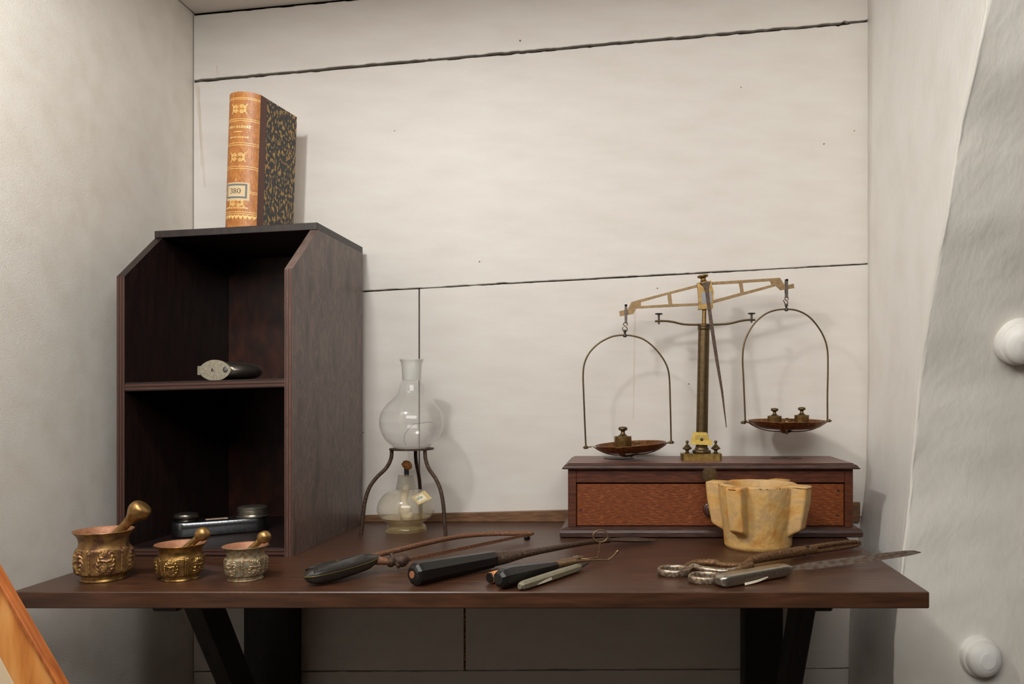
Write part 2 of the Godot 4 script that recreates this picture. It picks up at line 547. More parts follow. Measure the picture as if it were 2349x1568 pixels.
# Height of a seam line of the plank wall at x: [x0, y0, x1, y1] in photograph pixels on the wall plane.
func seam(s: Array, x: float) -> float:
	var a := W(s[0], s[1], WALL)
	var b := W(s[2], s[3], WALL)
	return lerpf(a.y, b.y, (x - a.x) / (b.x - a.x))

# One painted board between two seams; its long edges are chipped.
func plank(parent: Node3D, x0: float, x1: float, lower: Array, upper: Array, chip_low: float, chip_high: float, gap_low: float, gap_high: float, sd: int):
	var rng := RandomNumberGenerator.new()
	rng.seed = sd
	var n := int((x1 - x0) / 0.007) + 2
	var rings := []
	var lo := 0.0
	var hi := 0.0
	for i in n + 1:
		var x := lerpf(x0, x1, float(i) / n)
		if rng.randf() < 0.45:
			lo = rng.randf_range(-1, 1) * chip_low * (3.0 if rng.randf() < 0.08 else 1.0)
		if rng.randf() < 0.45:
			hi = rng.randf_range(-1, 1) * chip_high * (3.0 if rng.randf() < 0.08 else 1.0)
		var y0 := seam(lower, x) + gap_low + lo
		var y1 := seam(upper, x) - gap_high + hi
		var zf := -WALL + 0.0006 * sin(x * 9.0 + sd)
		rings.append(PackedVector3Array([Vector3(x, y0, -WALL - 0.02), Vector3(x, y0, zf - 0.0012), Vector3(x, y0 + 0.0012, zf), Vector3(x, y1 - 0.0012, zf), Vector3(x, y1, zf - 0.0012), Vector3(x, y1, -WALL - 0.02)]))
	var st := begin()
	loft(st, rings, 0)
	part(parent, "plank", st, M.plank)

func setting():
	# back wall of wide painted planks over a dark backing
	var wb := structure("wall_back", "white painted wall of wide planks behind the table")
	var s_top := [442.0, 33.0, 790.0, 0.0]
	var s1 := [442.0, 186.0, 1990.0, 48.0]
	var s2 := [833.0, 668.0, 1988.0, 605.0]
	var s3 := [442.0, 1190.0, 1990.0, 1186.0]
	var s4 := [560.0, 1540.0, 1945.0, 1533.0]
	var s5 := [442.0, 1830.0, 1990.0, 1834.0]
	var x0 := -0.9285
	var x1 := 0.7
	var v1: float = W(961.5, 0, WALL).x
	var v2: float = W(1066, 0, WALL).x
	plank(wb, x0, x1, s1, s_top, 0.0011, 0.001, 0.0028, 0.0025, 1)
	plank(wb, x0, x1, s2, s1, 0.0005, 0.0011, 0.0016, 0.0032, 2)
	plank(wb, x0, v1 - 0.0018, s3, s2, 0.0003, 0.0003, 0.001, 0.0014, 3)
	plank(wb, v1 + 0.0018, x1, s3, s2, 0.0003, 0.0003, 0.001, 0.0014, 4)
	plank(wb, x0, v2 - 0.0022, s4, s3, 0.0005, 0.0003, 0.001, 0.001, 5)
	plank(wb, v2 + 0.0022, x1, s4, s3, 0.0005, 0.0003, 0.001, 0.001, 6)
	plank(wb, x0, x1, s5, s4, 0.0005, 0.0005, 0.001, 0.001, 7)
	var st := begin()
	box(st, Vector3(-1.0, 0, -WALL - 0.06), Vector3(1.9, 2.3, -WALL - 0.012), 0.001)
	part(wb, "backing", st, M.dark_gap)
	st = begin()
	box(st, Vector3(v2 - 0.003, seam(s4, v2) - 0.004, -WALL - 0.013), Vector3(v2 + 0.0026, seam(s3, v2), -WALL - 0.0012), 0.001)
	part(wb, "rust_stain", st, M.rust_gap)
	# old rust runs and small knocks in the paint
	var faint := flat_mat(Color(0.80, 0.62, 0.42, 0.10), 0.7)
	faint.transparency = BaseMaterial3D.TRANSPARENCY_ALPHA
	for q in [[452, 192, 470, 430, 4.5], [456, 200, 462, 380, 2.5], [498, 232, 505, 330, 4.0], [500, 240, 508, 500, 2.0], [497, 150, 500, 172, 2.5], [768, 166, 769, 178, 2.5], [1457, 690, 1453, 960, 2.6], [937, 1030, 937, 1050, 2.5]]:
		st = begin()
		var pa := W(q[0], q[1], WALL - 0.0002)
		var pb := W(q[2], q[3], WALL - 0.0002)
		var hw: float = q[4] * WALL / F
		var run := []
		for i in 13:
			var v := i / 12.0
			var p := pa.lerp(pb, v)
			var ww := hw * (1.0 - 0.55 * v) * (1.0 + 0.3 * sin(i * 2.3))
			run.append(PackedVector3Array([p + Vector3(-ww, 0, 0), p + Vector3(ww, 0, 0), p + Vector3(ww, 0, -0.001), p + Vector3(-ww, 0, -0.001)]))
		loft(st, run, 0)
		part(wb, "rust_run", st, faint)
	var rng := RandomNumberGenerator.new()
	rng.seed = 12
	for q in [[502, 226, 3.0], [1193, 93, 2.2], [1457, 191, 2.0], [700, 98, 2.0], [1100, 600, 1.6], [1508, 661, 1.6], [1890, 330, 1.8], [1580, 880, 1.5], [1046, 998, 2.2], [1080, 1050, 1.6], [833, 992, 1.6], [1866, 772, 1.5], [1300, 480, 1.5], [905, 300, 1.3], [1700, 200, 1.4], [1240, 820, 1.3], [760, 330, 1.4], [1960, 300, 1.6]]:
		st = begin()
		var p := W(q[0], q[1], WALL - 0.0001)
		var r: float = q[2] * WALL / F
		var ring := []
		for z in [0.0, -0.0008]:
			var pr := PackedVector3Array()
			for i in 9:
				var an := TAU * i / 9
				pr.append(p + Vector3(cos(an) * r * (0.7 + 0.5 * rng.randf()), sin(an) * r * (0.7 + 0.5 * rng.randf()), z))
			ring.append(pr)
		loft(st, ring, 0)
		part(wb, "paint_chip", st, M.paint_chip)
	# left partition
	var wl := structure("wall_left", "white painted partition at the left side of the table")
	st = begin()
	box(st, Vector3(-0.981, 0, -WALL - 0.01), Vector3(-0.931, 2.3, 2.7), 0.001)
	part(wl, "partition", st, M.rolled)
	# room around the camera
	st = begin()
	box(st, Vector3(1.8, 0, -WALL - 0.06), Vector3(1.86, 2.3, 2.7), 0.001)
	part(structure("wall_right", "plain dark wall at the right of the room"), "partition", st, M.dark_room)
	st = begin()
	box(st, Vector3(-1.0, 0, 2.6), Vector3(1.86, 2.3, 2.7), 0.001)
	part(structure("wall_rear", "plain dark wall behind the viewer"), "partition", st, M.dark_room)
	st = begin()
	box(st, Vector3(-1.0, -0.05, -WALL - 0.06), Vector3(1.86, 0, 2.7), 0.001)
	part(structure("floor", "dark wooden deck floor under the table"), "deck", st, M.floor)
	# the sloping ceiling
	var yl := seam(s_top, -0.931) + 0.002
	var yr := yl + 0.0948 * 2.8
	st = begin()
	var c := []
	for i in 8:
		c.append(Vector3(1.869 if i & 1 else -0.9288, (yr if i & 1 else yl) + (0.05 if i & 2 else 0.0), 2.7 if i & 4 else -WALL - 0.004))
	hexa(st, c, 0.002)
	part(structure("ceiling", "white painted sloping ceiling over the plank wall"), "deckhead", st, M.ceiling)
	# a deck beam across the ceiling, between lamp and wall
	st = begin()
	c = []
	for i in 8:
		var bx := 1.8 if i & 1 else -0.931
		c.append(Vector3(bx, (yl + 0.0948 * (bx + 0.931)) + (0.03 if i & 2 else -0.088), -0.86 if i & 4 else -0.95))
	hexa(st, c, 0.006)
	part(structure("trim_2", "white painted ceiling beam in front of the plank wall"), "deck_beam", st, M.ceiling)
	knee()
	# batten along the foot of the wall
	st = begin()
	c = []
	for i in 8:
		var l := not (i & 1)
		c.append(Vector3(-0.93 if l else 0.486, (TOP + (0.004 if l else 0.0412)) if i & 2 else TOP - 0.0, (-1.7045 if i & 4 else -WALL + 0.0008)))
	c[2].y = TOP + 0.0035
	c[6].y = TOP + 0.0035
	hexa(st, c, 0.0008)
	part(structure("trim_3", "brown wooden batten along the foot of the plank wall"), "batten", st, M.batten)

# The great hanging knee at the right: deep at the ceiling, shallow below, with bolt heads in its front.
func knee():
	var o := structure("trim_1", "massive white and grey painted ship knee with bolt heads")
	var prof := [Vector2(0.98, 0.70), Vector2(0.80, 0.93), Vector2(0.68, 1.055), Vector2(0.558, 1.142), Vector2(0.4865, 1.178), Vector2(0.412, 1.2357), Vector2(0.2818, 1.2904), Vector2(0.2059, 1.3365), Vector2(0.0907, 1.386), Vector2(0.0366, 1.411), Vector2(-0.1534, 1.446), Vector2(-0.3068, 1.444), Vector2(-0.4485, 1.43), Vector2(-0.511, 1.424), Vector2(-0.8, 1.41), Vector2(-1.1194, 1.40)]
	var side := [Vector2(1.3, 0.505), Vector2(0.0, 0.505), Vector2(-0.18, 0.5015), Vector2(-0.25, 0.492), Vector2(-0.46, 0.4665), Vector2(-1.13, 0.455)]
	var look := func(tab: Array, y: float) -> float:
		for i in tab.size() - 1:
			if y <= tab[i].x and y >= tab[i + 1].x:
				var t: float = (tab[i].x - y) / (tab[i].x - tab[i + 1].x)
				return lerpf(tab[i].y, tab[i + 1].y, t)
		return tab[0].y if y > tab[0].x else tab[-1].y
	var nz := FastNoiseLite.new()
	nz.seed = 5
	nz.frequency = 6.0
	var rings := []
	for i in 141:
		var y := -1.1194 + 2.10 * i / 140.0
		var ze: float = (look.call(prof, y - 0.03) + 2 * look.call(prof, y) + look.call(prof, y + 0.03)) / 4.0
		var xs: float = (look.call(side, y - 0.03) + look.call(side, y) + look.call(side, y + 0.03)) / 3.0
		var wob := nz.get_noise_2d(y * 4.0, 0.0) * 0.0016
		var r := PackedVector3Array()
		r.append(Vector3(xs, CAM_Y + y, -WALL - 0.015))
		for k in 8:
			var z := lerpf(WALL, ze + 0.004, (k + 0.5) / 8.0)
			r.append(Vector3(xs + nz.get_noise_2d(y * 2.0, z * 2.0 + 7) * 0.0014, CAM_Y + y, -z))
		for k in 5:
			var a := PI / 2 * k / 4.0
			r.append(Vector3(xs + 0.004 - 0.004 * cos(a) + wob, CAM_Y + y, -(ze + 0.004 - 0.004 * sin(a)) + wob))
		for k in 17:
			var x := xs + (0.0052 + 0.002 * k if k < 3 else 0.012 + 0.45 * (k - 3) / 13.0)
			r.append(Vector3(x, CAM_Y + y, -ze + nz.get_noise_2d(x * 3.0, y * 2.0) * 0.003))
		r.append(Vector3(xs + 0.47, CAM_Y + y, -WALL - 0.015))
		rings.append(r)
	var st := begin()
	loft(st, rings)
	part(o, "knee_timber", st, M.knee)
	# grey paint on the front of the timber
	st = begin()
	var face := []
	for ring in rings:
		var r := PackedVector3Array()
		for k in range(9, ring.size() - 1):
			r.append(ring[k] + Vector3(-0.0003, 0.0, 0.0005))
		r.append(ring[-2] + Vector3(0, 0, -0.004))
		r.append(ring[9] + Vector3(0.004, 0, -0.004))
		face.append(r)
	loft(st, face)
	part(o, "grey_paint", st, M.knee_grey)
	# bolt heads
	for b in [[2344.0, 786.0, 1.372, 0.0345, 0.3], [2253.0, 1508.0, 1.418, 0.0308, -0.05]]:
		var at := W(b[0], b[1], b[2])
		st = begin()
		var p := curve2([Vector2(0, -0.02), Vector2(b[3] * 1.12, -0.02), Vector2(b[3] * 1.12, 0.001), Vector2(b[3] * 1.02, 0.004), Vector2(b[3], 0.008), Vector2(b[3] * 0.93, 0.016), Vector2(b[3] * 0.7, 0.022), Vector2(b[3] * 0.5, 0.0245), Vector2(b[3] * 0.42, 0.0255), Vector2(b[3] * 0.25, 0.026), Vector2(0, 0.026)], 4)
		var xf := Transform3D(Basis.from_euler(Vector3(PI / 2 + b[4], 0, 0)), Vector3.ZERO)
		lathe(st, p, 40, xf, 80.0)
		part(o, "bolt_head", st, M.knee, at)

func table():
	var t := thing("table", "dark brown wooden table with one thick top, set along the plank wall on two brackets", "table", Vector3(-0.22, 0, -1.4))
	var o := -t.position
	var st := begin()
	var c := []
	for i in 8:
		c.append(o + Vector3((0.408 if i & 1 else -0.845), TOP if i & 2 else TOP - 0.0226, -1.1 if i & 4 else -1.704))
	hexa(st, c, 0.0013)
	part(t, "tabletop", st, M.table)
	var under := TOP - 0.0226
	for b in [[-0.792, -0.698, -0.767, -0.735, -0.765, -0.722], [0.233, 0.313, 0.286, 0.319, 0.289, 0.324]]:
		st = begin()
		box(st, o + Vector3(b[0], 0.0, -WALL + 0.002), o + Vector3(b[1], under, -1.65), 0.003)
		part(t, "post", st, M.bracket)
		st = begin()
		box(st, o + Vector3(b[4], under - 0.055, -1.65), o + Vector3(b[5], under, -1.288), 0.003)
		part(t, "bracket_arm", st, M.bracket)
		st = begin()
		c = []
		for i in 8:
			var x: float = b[3] if i & 1 else b[2]
			if i & 4:
				c.append(o + (Vector3(x, under, -1.335) if i & 2 else Vector3(x, CAM_Y - 0.80, -1.66)))
			else:
				c.append(o + (Vector3(x, under, -1.405) if i & 2 else Vector3(x, CAM_Y - 0.75, -1.70)))
		hexa(st, c, 0.002)
		part(t, "brace", st, M.bracket)

const SX0 := -0.8546
const SX1 := -0.562
func S(x: float, h: float, d: float) -> Vector3:           # a point of the shelf unit, which leans out of true
	return Vector3(x, TOP + h * (1.0 + 0.028 * (x - SX0) / (SX1 - SX0)), -d)

func board(st: SurfaceTool, xa: float, xb: float, ha: float, hb: float, da: float, db: float, o: Vector3, bevel := 0.0006):
	var c := []
	for i in 8:
		c.append(o + S(xb if i & 1 else xa, hb if i & 2 else ha, da if i & 4 else db))
	hexa(st, c, bevel)

func shelf_unit():
	var t := thing("shelf_unit", "dark stained plywood shelf unit with two open compartments and a sloped front", "shelf", Vector3(-0.708, TOP, -1.52))
	var o := -t.position
	var zf := 1.3416
	var zt := 1.45
	var zb := 1.693
	var w := 0.0135
	var htop := 0.5624
	var hch := 0.4652
	var th := 0.0125
	for s in 2:
		var xa := SX0 if s == 0 else SX1 - w
		var xb := xa + w
		var st := begin()
		var poly := PackedVector2Array([Vector2(zf, 0.0), Vector2(zf, hch), Vector2(zt, htop - th), Vector2(zb, htop - th), Vector2(zb, 0.0)])
		prism(st, poly, func(q: Vector2, x: float) -> Vector3: return o + S(x, q.y, q.x), xa, xb)
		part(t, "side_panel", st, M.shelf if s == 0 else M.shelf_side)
		for k in 3:                                        # the plies that show on the front edge
			st = begin()
			var xk := xa + w * (0.04 + 0.34 * k)
			board(st, xk, xk + w * 0.24, 0.0005, hch - 0.0005, zf - 0.0004, zf + 0.004, o, 0.0002)
			board(st, xk, xk + w * 0.24, hch, hch + 0.0006, zf - 0.0001, zf + 0.003, o, 0.0002)
			part(t, "edge_ply", st, M.shelf_edge)
	var st2 := begin()
	board(st2, SX0, SX1, htop - th, htop, zt - 0.002, zb, o)
	part(t, "top_board", st2, M.shelf)
	st2 = begin()
	board(st2, SX0 + w, SX1 - w, 0.274, 0.2885, zf + 0.0005, zb - 0.006, o)
	part(t, "shelf_board", st2, M.shelf)
	st2 = begin()
	board(st2, SX0 + w, SX1 - w, 0.0005, 0.0135, zf + 0.0005, zb - 0.006, o)
	part(t, "base_board", st2, M.shelf)
	for h in [0.276, 0.2815, 0.0025, 0.0080]:
		st2 = begin()
		board(st2, SX0 + w, SX1 - w, h, h + 0.0038, zf, zf + 0.003, o, 0.0002)
		part(t, "edge_ply", st2, M.shelf_edge)
	st2 = begin()
	board(st2, SX0 + w, SX1 - w, 0.0135, htop - th, zb - 0.006, zb, o)
	part(t, "back_panel", st2, M.shelf_back)
	for k in 4:                                            # small nail holes along the shelf line
		st2 = begin()
		var p := S(SX1, 0.281, [1.372, 1.43, 1.535, 1.65][k]) + o
		tube(st2, [p - Vector3(0.002, 0, 0), p + Vector3(0.0003, 0, 0)], 0.0011, 8)
		part(t, "nail", st2, M.black_iron)

# ---------- the book ----------
const BW := 0.0642          # width of the spine
const BH := 0.2648
const VIS := 0.925         # the last part of the spine is hidden behind the board edge
# A point of the spine: u across (0 left, 1 right), v up, h above the leather. Local axes of the book: x right, y up, z to the viewer.
func spine(u: float, v: float, h: float) -> Vector3:
	var a := (u - 0.5) * 2.0 * 1.02
	var r := BW / 2.0 / sin(1.02)
	return Vector3(sin(a) * (r + h), v, (cos(a) - cos(1.02)) * (r + h) * 0.82)

func book():
	var t := thing("book", "thick old leather-backed book with gilt spine and marbled boards on the shelf unit", "book")
	var base := W(552, 521, 1.531)
	t.position = Vector3(base.x, S(base.x, 0.5624, 0).y + 0.0046, base.z)
	t.rotation = Vector3(0, -0.143, 0)
	t.rotation.z = -0.036
	var depth := 0.124
	var im := Image.create(320, 1280, false, Image.FORMAT_RGB8)
	var n := FastNoiseLite.new()
	n.seed = 9
	n.frequency = 1.0
	var ca := c8(146, 80, 32)
	var cb := c8(206, 140, 72)
	for y in 1280:
		var fy := y / 1280.0
		for x in 320:
			var f := 0.55 + 0.5 * n.get_noise_2d(x * 0.09, y * 0.016) + 0.28 * n.get_noise_2d(x * 0.3 + 70, y * 0.05) + 0.35 * n.get_noise_2d(x * 0.012 + 9, y * 0.008)
			im.set_pixel(x, y, ca.lerp(cb, clampf(f, 0.0, 1.0)))
	var gold := c8(244, 212, 132)
	for f0 in [[0.045, 0.0558], [0.2080, 0.2222], [0.3920, 0.4075], [0.5715, 0.5875], [0.7630, 0.7760], [0.9200, 0.9350]]:
		for k in 2:
			im.fill_rect(Rect2i(0, int(f0[k] * VIS * 1280) - 2, 320, 4), gold)
	var dot := func(x: float, y: float, r: float):
		for j in range(int(y - r), int(y + r) + 2):
			for i in range(int(x - r), int(x + r) + 2):
				if i >= 0 and j >= 0 and i < 320 and j < 1280 and Vector2(i - x, j - y).length() <= r:
					im.set_pixel(i, j, gold)
	var curl := func(x: float, y: float, r: float, dir: float, start: float):
		for k in 90:
			var q := k / 90.0
			var a := start + dir * q * 10.5
			dot.call(x + cos(a) * r * (1 - q * 0.85), y + sin(a) * r * (1 - q * 0.85), 2.4)
	for f in [0.130 * VIS, 0.500 * VIS, 0.845 * VIS]:
		for sx in [-1, 1]:
			for sy in [-1, 1]:
				curl.call(150 + sx * 24.0, 1280 * f + sy * 22.0, 18.0, sx * sy, 0.0)
				for k in 24:
					dot.call(150 + sx * (44.0 + k * 1.1), 1280 * f + sy * (16 + k * 1.0 + 6 * sin(k * 0.4)), 2.8)
					dot.call(150 + sx * (50.0 + 9 * cos(k * 0.26)), 1280 * f + sy * (4 + k * 0.4), 2.6)
	for k in 9:                                            # frieze at the foot
		var x := 22.0 + k * 34.5
		curl.call(x, 1280 * 0.956 * VIS, 11.0, 1 if k % 2 else -1, 0.5)
		for j in 16:
			dot.call(x + 17 - j * 0.8, 1280 * 0.944 * VIS + j * 1.9, 2.6)
			dot.call(x + 17 + j * 0.8, 1280 * 0.944 * VIS + j * 1.9, 2.6)
		dot.call(x, 1280 * 0.972 * VIS, 3.5)
	var lm := flat_mat(Color.WHITE, 0.45)
	lm.albedo_texture = ImageTexture.create_from_image(im)
	lm.texture_repeat = false
	lm.heightmap_enabled = true
	lm.heightmap_texture = M.fine
	lm.heightmap_scale = 0.02
	# spine leather: a curved shell
	var st := begin()
	var p := PackedVector3Array()
	var g := PackedInt32Array()
	var uv := PackedVector2Array()
	var nu := 24
	var nv := 40
	var id := next_group()
	var top := func(u: float) -> float: return BH - 0.0018 * pow(absf(u * 2 - 1), 3.0)
	for side in 2:
		var h := 0.0 if side == 0 else -0.0016
		for i in nu:
			for j in nv:
				var q := []
				var w := []
				for c in [[0, 0], [1, 0], [1, 1], [0, 1]]:
					var u := float(i + c[0]) / nu
					var v := float(j + c[1]) / nv
					var bulge := 0.0006 * exp(-pow((v - 0.985) / 0.012, 2.0)) + 0.0005 * exp(-pow((v - 0.012) / 0.012, 2.0))
					q.append(spine(u, v * top.call(u), h + (bulge if side == 0 else 0.0)))
					w.append(Vector2(u, 1 - v))
				for k in ([0, 1, 2, 0, 2, 3] if side == 0 else [0, 2, 1, 0, 3, 2]):
					p.append(q[k])
					uv.append(w[k])
				g.append_array([id + side, id + side])
	group_id += 2
	for i in nu:                                           # rims of the shell, top and bottom
		for e in 2:
			var u0 := float(i) / nu
			var u1 := float(i + 1) / nu
			var v0: float = 0.0 if e == 0 else top.call(u0)
			var v1: float = 0.0 if e == 0 else top.call(u1)
			var a := spine(u0, v0, 0)
			var b := spine(u1, v1, 0)
			var c := spine(u1, v1, -0.0016)
			var d := spine(u0, v0, -0.0016)
			p.append_array([a, c, b, a, d, c] if e == 0 else [a, b, c, a, c, d])
			for k in 6:
				uv.append(Vector2(0.5, 0.99 - 0.98 * e))
			g.append_array([-1, -1])
	closed(st, p, g, uv)
	part(t, "spine", st, lm)
	# lettering in gold and the shelf-mark label
	var gm := flat_mat(c8(246, 218, 146), 0.35, 0.3)
	var put := func(cx: float, cy: float, lift: float) -> Callable:
		return func(x: float, y: float, d: float) -> Vector3: return spine(cx + x / 0.073, BH * (1 - cy * VIS) + y, lift + d)
	for w in [["BOUCHARDAT", 0.47, 0.268, 0.0046, true], ["MATIÈRE MÉDICALE", 0.47, 0.346, 0.0034, true], ["2", 0.45, 0.676, 0.0046, true], ["HOSPITAL DA MARINHA", 0.44, 0.889, 0.0028, true]]:
		st = begin()
		letters(st, w[0], w[3], put.call(w[1], w[2], 0.0001), w[4])
		part(t, "lettering", st, gm)
	st = begin()
	for k in 12:
		var x := (k - 6) * 0.0018
		var hh := 0.0007 * sin(PI * (k + 0.5) / 12.0) + 0.0001
		var f: Callable = put.call(0.46, 0.305, 0.0001)
		var c := []
		for i in 8:
			c.append(f.call(x + (0.0018 if i & 1 else 0.0), hh if i & 2 else -hh, 0.0002 if i & 4 else 0.0))
		hexa(st, c, 0.0)
	part(t, "gilt_dash", st, gm)
	var patch := func(m: Material, called: String, u0: float, u1: float, f0: float, f1: float, lift: float):
		var s := begin()
		var rings := []
		for i in 13:
			var u := lerpf(u0, u1, i / 12.0)
			rings.append(PackedVector3Array([spine(u, BH * (1 - f1 * VIS), lift), spine(u, BH * (1 - f1 * VIS), lift + 0.0002), spine(u, BH * (1 - f0 * VIS), lift + 0.0002), spine(u, BH * (1 - f0 * VIS), lift)]))
		loft(s, rings, 0)
		part(lab, called, s, m)
	lab_parent(t)
	var slate := flat_mat(c8(112, 116, 114), 0.8)
	patch.call(flat_mat(c8(216, 190, 150), 0.8), "paper", 0.13, 0.80, 0.695, 0.832, 0.0002)
	patch.call(slate, "printed_border", 0.155, 0.74, 0.705, 0.719, 0.0004)
	patch.call(slate, "printed_border", 0.155, 0.74, 0.802, 0.816, 0.0004)
	patch.call(slate, "printed_border", 0.155, 0.195, 0.705, 0.816, 0.0004)
	patch.call(slate, "printed_border", 0.695, 0.74, 0.705, 0.816, 0.0004)
	st = begin()
	letters(st, "380", 0.0100, put.call(0.44, 0.760, 0.0005), false)
	part(lab, "printed_number", st, M.ink)
	# boards: leather strip at the joint, marbled paper beyond
	var marble := tex_mat(ntex(71, 0.034, [[0.0, c8(42, 43, 44)], [0.57, c8(54, 53, 52)], [0.61, c8(84, 76, 60)], [0.64, c8(196, 154, 84)], [0.8, c8(178, 138, 74)], [1.0, c8(210, 170, 98)]], 6, FastNoiseLite.TYPE_SIMPLEX_SMOOTH, 10.0), 0.5, 0.0, Vector3(7, 4.2, 7))
	var strip := flat_mat(c8(92, 56, 46), 0.5)
	for s in 2:
		var xa := -BW / 2 if s == 0 else BW / 2 - 0.003
		st = begin()
		box(st, Vector3(xa, 0, -depth), Vector3(xa + 0.003, BH - 0.001, -0.0200), 0.0006)
		part(t, "cover_board", st, marble)
		st = begin()
		box(st, Vector3(xa - (0.0002 if s == 0 else 0.0), 0, -0.0215), Vector3(xa + (0.003 if s == 0 else 0.0032), BH - 0.001, 0.0004), 0.0008)
		part(t, "leather_joint", st, strip)
	st = begin()
	box(st, Vector3(-BW / 2 + 0.003, 0.003, -depth + 0.004), Vector3(BW / 2 - 0.003, BH - 0.005, 0.004), 0.001)
	part(t, "page_block", st, M.paper)

var lab: Node3D
func lab_parent(t: Node3D):
	lab = Node3D.new()
	lab.name = "spine_label"
	t.add_child(lab)

# ---------- the two metal cases in the shelf unit ----------
func cases():
	# a rounded case lying flat with a lens-shaped end plate
	var floor1 := 0.2885
	var t := thing("hinged_case", "rounded dark metal case with a pale lens-shaped end plate, lying on the middle shelf board", "metal case")
	var c := W(494, 846, 1.385)
	t.position = Vector3(c.x, S(c.x, floor1, 0).y + 0.0002, c.z)
	t.rotation.y = -0.25
	var hh := 0.0180
	var len := 0.0325
	var lens := func(s: float, grow: float) -> Vector2:    # s 0..1 round the lens
		var a := TAU * s
		return Vector2(cos(a) * (len + grow), hh + sin(a) * pow(absf(sin(a)), 0.25) * (hh + grow))
	var st := begin()
	var puck_r := 0.050
	var puck := []
	for k in 25:
		var a := -PI / 2 + PI * k / 24.0
		puck.append(Vector2(puck_r * pow(maxf(cos(a), 0.0), 0.75), hh - 0.0005 + signf(sin(a)) * pow(absf(sin(a)), 0.9) * (hh - 0.0018)))
	var rings := []
	for q in puck:
		var r := PackedVector3Array()
		for j in 64:
			var a := TAU * j / 64
			r.append(Vector3(q.x * cos(a), q.y, minf(-0.0380 + q.x * sin(a), -0.0002)))
		rings.append(r)
	loft(st, rings)
	part(t, "case_body", st, M.gunmetal)
	st = begin()
	var poly := PackedVector2Array()
	for j in 48:
		var v: Vector2 = lens.call(j / 48.0, 0.0)
		poly.append(v)
	prism(st, poly, func(q: Vector2, d: float) -> Vector3: return Vector3(q.x, q.y, d), 0.0, 0.0018)
	box(st, Vector3(-len - 0.003, hh - 0.008, 0.0), Vector3(-len + 0.004, hh + 0.0075, 0.0018), 0.0004)
	part(t, "end_plate", st, M.plate_nickel)
	for s in [[-0.004, 0.003, "screw"], [0.0222, 0.0052, "hinge_rivet"]]:
		st = begin()
		var xf := Transform3D(Basis.from_euler(Vector3(PI / 2, 0, 0)), Vector3(s[0], hh + 0.001, 0.0016))
		lathe(st, [Vector2(0, 0), Vector2(s[1], 0), Vector2(s[1], 0.0006), Vector2(s[1] * 0.8, 0.0012), Vector2(0, 0.0014)], 20, xf)
		var piece := part(t, s[2], st, M.steel_plate)
		st = begin()
		if s[2] == "screw":
			box_at(st, Transform3D(Basis.from_euler(Vector3(0, 0, 1.2)), Vector3(s[0], hh + 0.001, 0.003)), Vector3(-0.0027, -0.0004, 0), Vector3(0.0027, 0.0004, 0.0002), 0.0)
			part(piece, "slot", st, M.black_iron)
		else:
			xf.origin.z = 0.0026
			lathe(st, [Vector2(0, 0), Vector2(0.0018, 0), Vector2(0.0015, 0.0008), Vector2(0, 0.001)], 12, xf)
			part(piece, "pin", st, M.nickel)
	# a long chromed box with two round screw caps
	var a := W(424, 1213, 1.452)
	var b := W(584, 1200, 1.515)
	var y := S(-0.75, 0.0135, 0).y + 0.0003
	t = thing("double_capped_tin", "long chromed metal box with two round screw caps, in the bottom compartment", "metal box")
	var mid := (a + b) / 2
	t.position = Vector3(mid.x, y, mid.z)
	t.rotation.y = atan2(b.z - a.z, b.x - a.x) * -1.0
	var half := a.distance_to(b) / 2
	half = Vector2(b.x - a.x, b.z - a.z).length() / 2
	rings = []
	for q in [[0.0, -0.0015], [0.0015, 0.0], [0.024, 0.0], [0.0258, -0.0012], [0.0262, -0.003]]:
		var r := PackedVector3Array()
		for j in 56:
			var an := TAU * j / 56
			var rr: float = 0.0215 + q[1]
			var ox := half if cos(an) > 0 else -half
			r.append(Vector3(ox + cos(an) * rr, q[0] + 0.001, sin(an) * rr))
		rings.append(r)
	st = begin()
	loft(st, rings)
	part(t, "tin_body", st, M.chrome)
	st = begin()
	lathe(st, curve2([Vector2(0, 0), Vector2(0.014, 0), Vector2(0.0145, 0.003), Vector2(0.0135, 0.0045), Vector2(0.019, 0.0062), Vector2(0.0202, 0.0095), Vector2(0.019, 0.0128), Vector2(0.0155, 0.0146), Vector2(0, 0.0152)], 3), 40, Transform3D(Basis(), Vector3(-half + 0.002, 0.027, 0)), 80)
	part(t, "domed_cap", st, M.gunmetal)
	st = begin()
	lathe(st, [Vector2(0, 0), Vector2(0.0272, 0), Vector2(0.0275, 0.0018), Vector2(0.0245, 0.0026), Vector2(0.0238, 0.0050), Vector2(0.0252, 0.0062), Vector2(0.0252, 0.0078), Vector2(0.0238, 0.0090), Vector2(0.0252, 0.0102), Vector2(0.0252, 0.0118), Vector2(0.0242, 0.0130), Vector2(0.0256, 0.0142), Vector2(0.0256, 0.0168), Vector2(0.0235, 0.0190), Vector2(0.021, 0.0186), Vector2(0, 0.0180)], 44, Transform3D(Basis(), Vector3(half - 0.004, 0.027, 0)), 20)
	part(t, "ridged_cap", st, M.nickel)
	st = begin()
	box(st, Vector3(-0.024, 0.0271, -0.008), Vector3(0.012, 0.0275, 0.006), 0.0001)
	var pl := part(t, "paper_label", st, M.pink_paper)
	st = begin()
	for k in 2:
		for j in 5:
			box(st, Vector3(-0.018 + j * 0.005, 0.0275, -0.004 + k * 0.005), Vector3(-0.0145 + j * 0.005, 0.0276, -0.003 + k * 0.005), 0.0)
	part(pl, "faded_writing", st, M.ink)

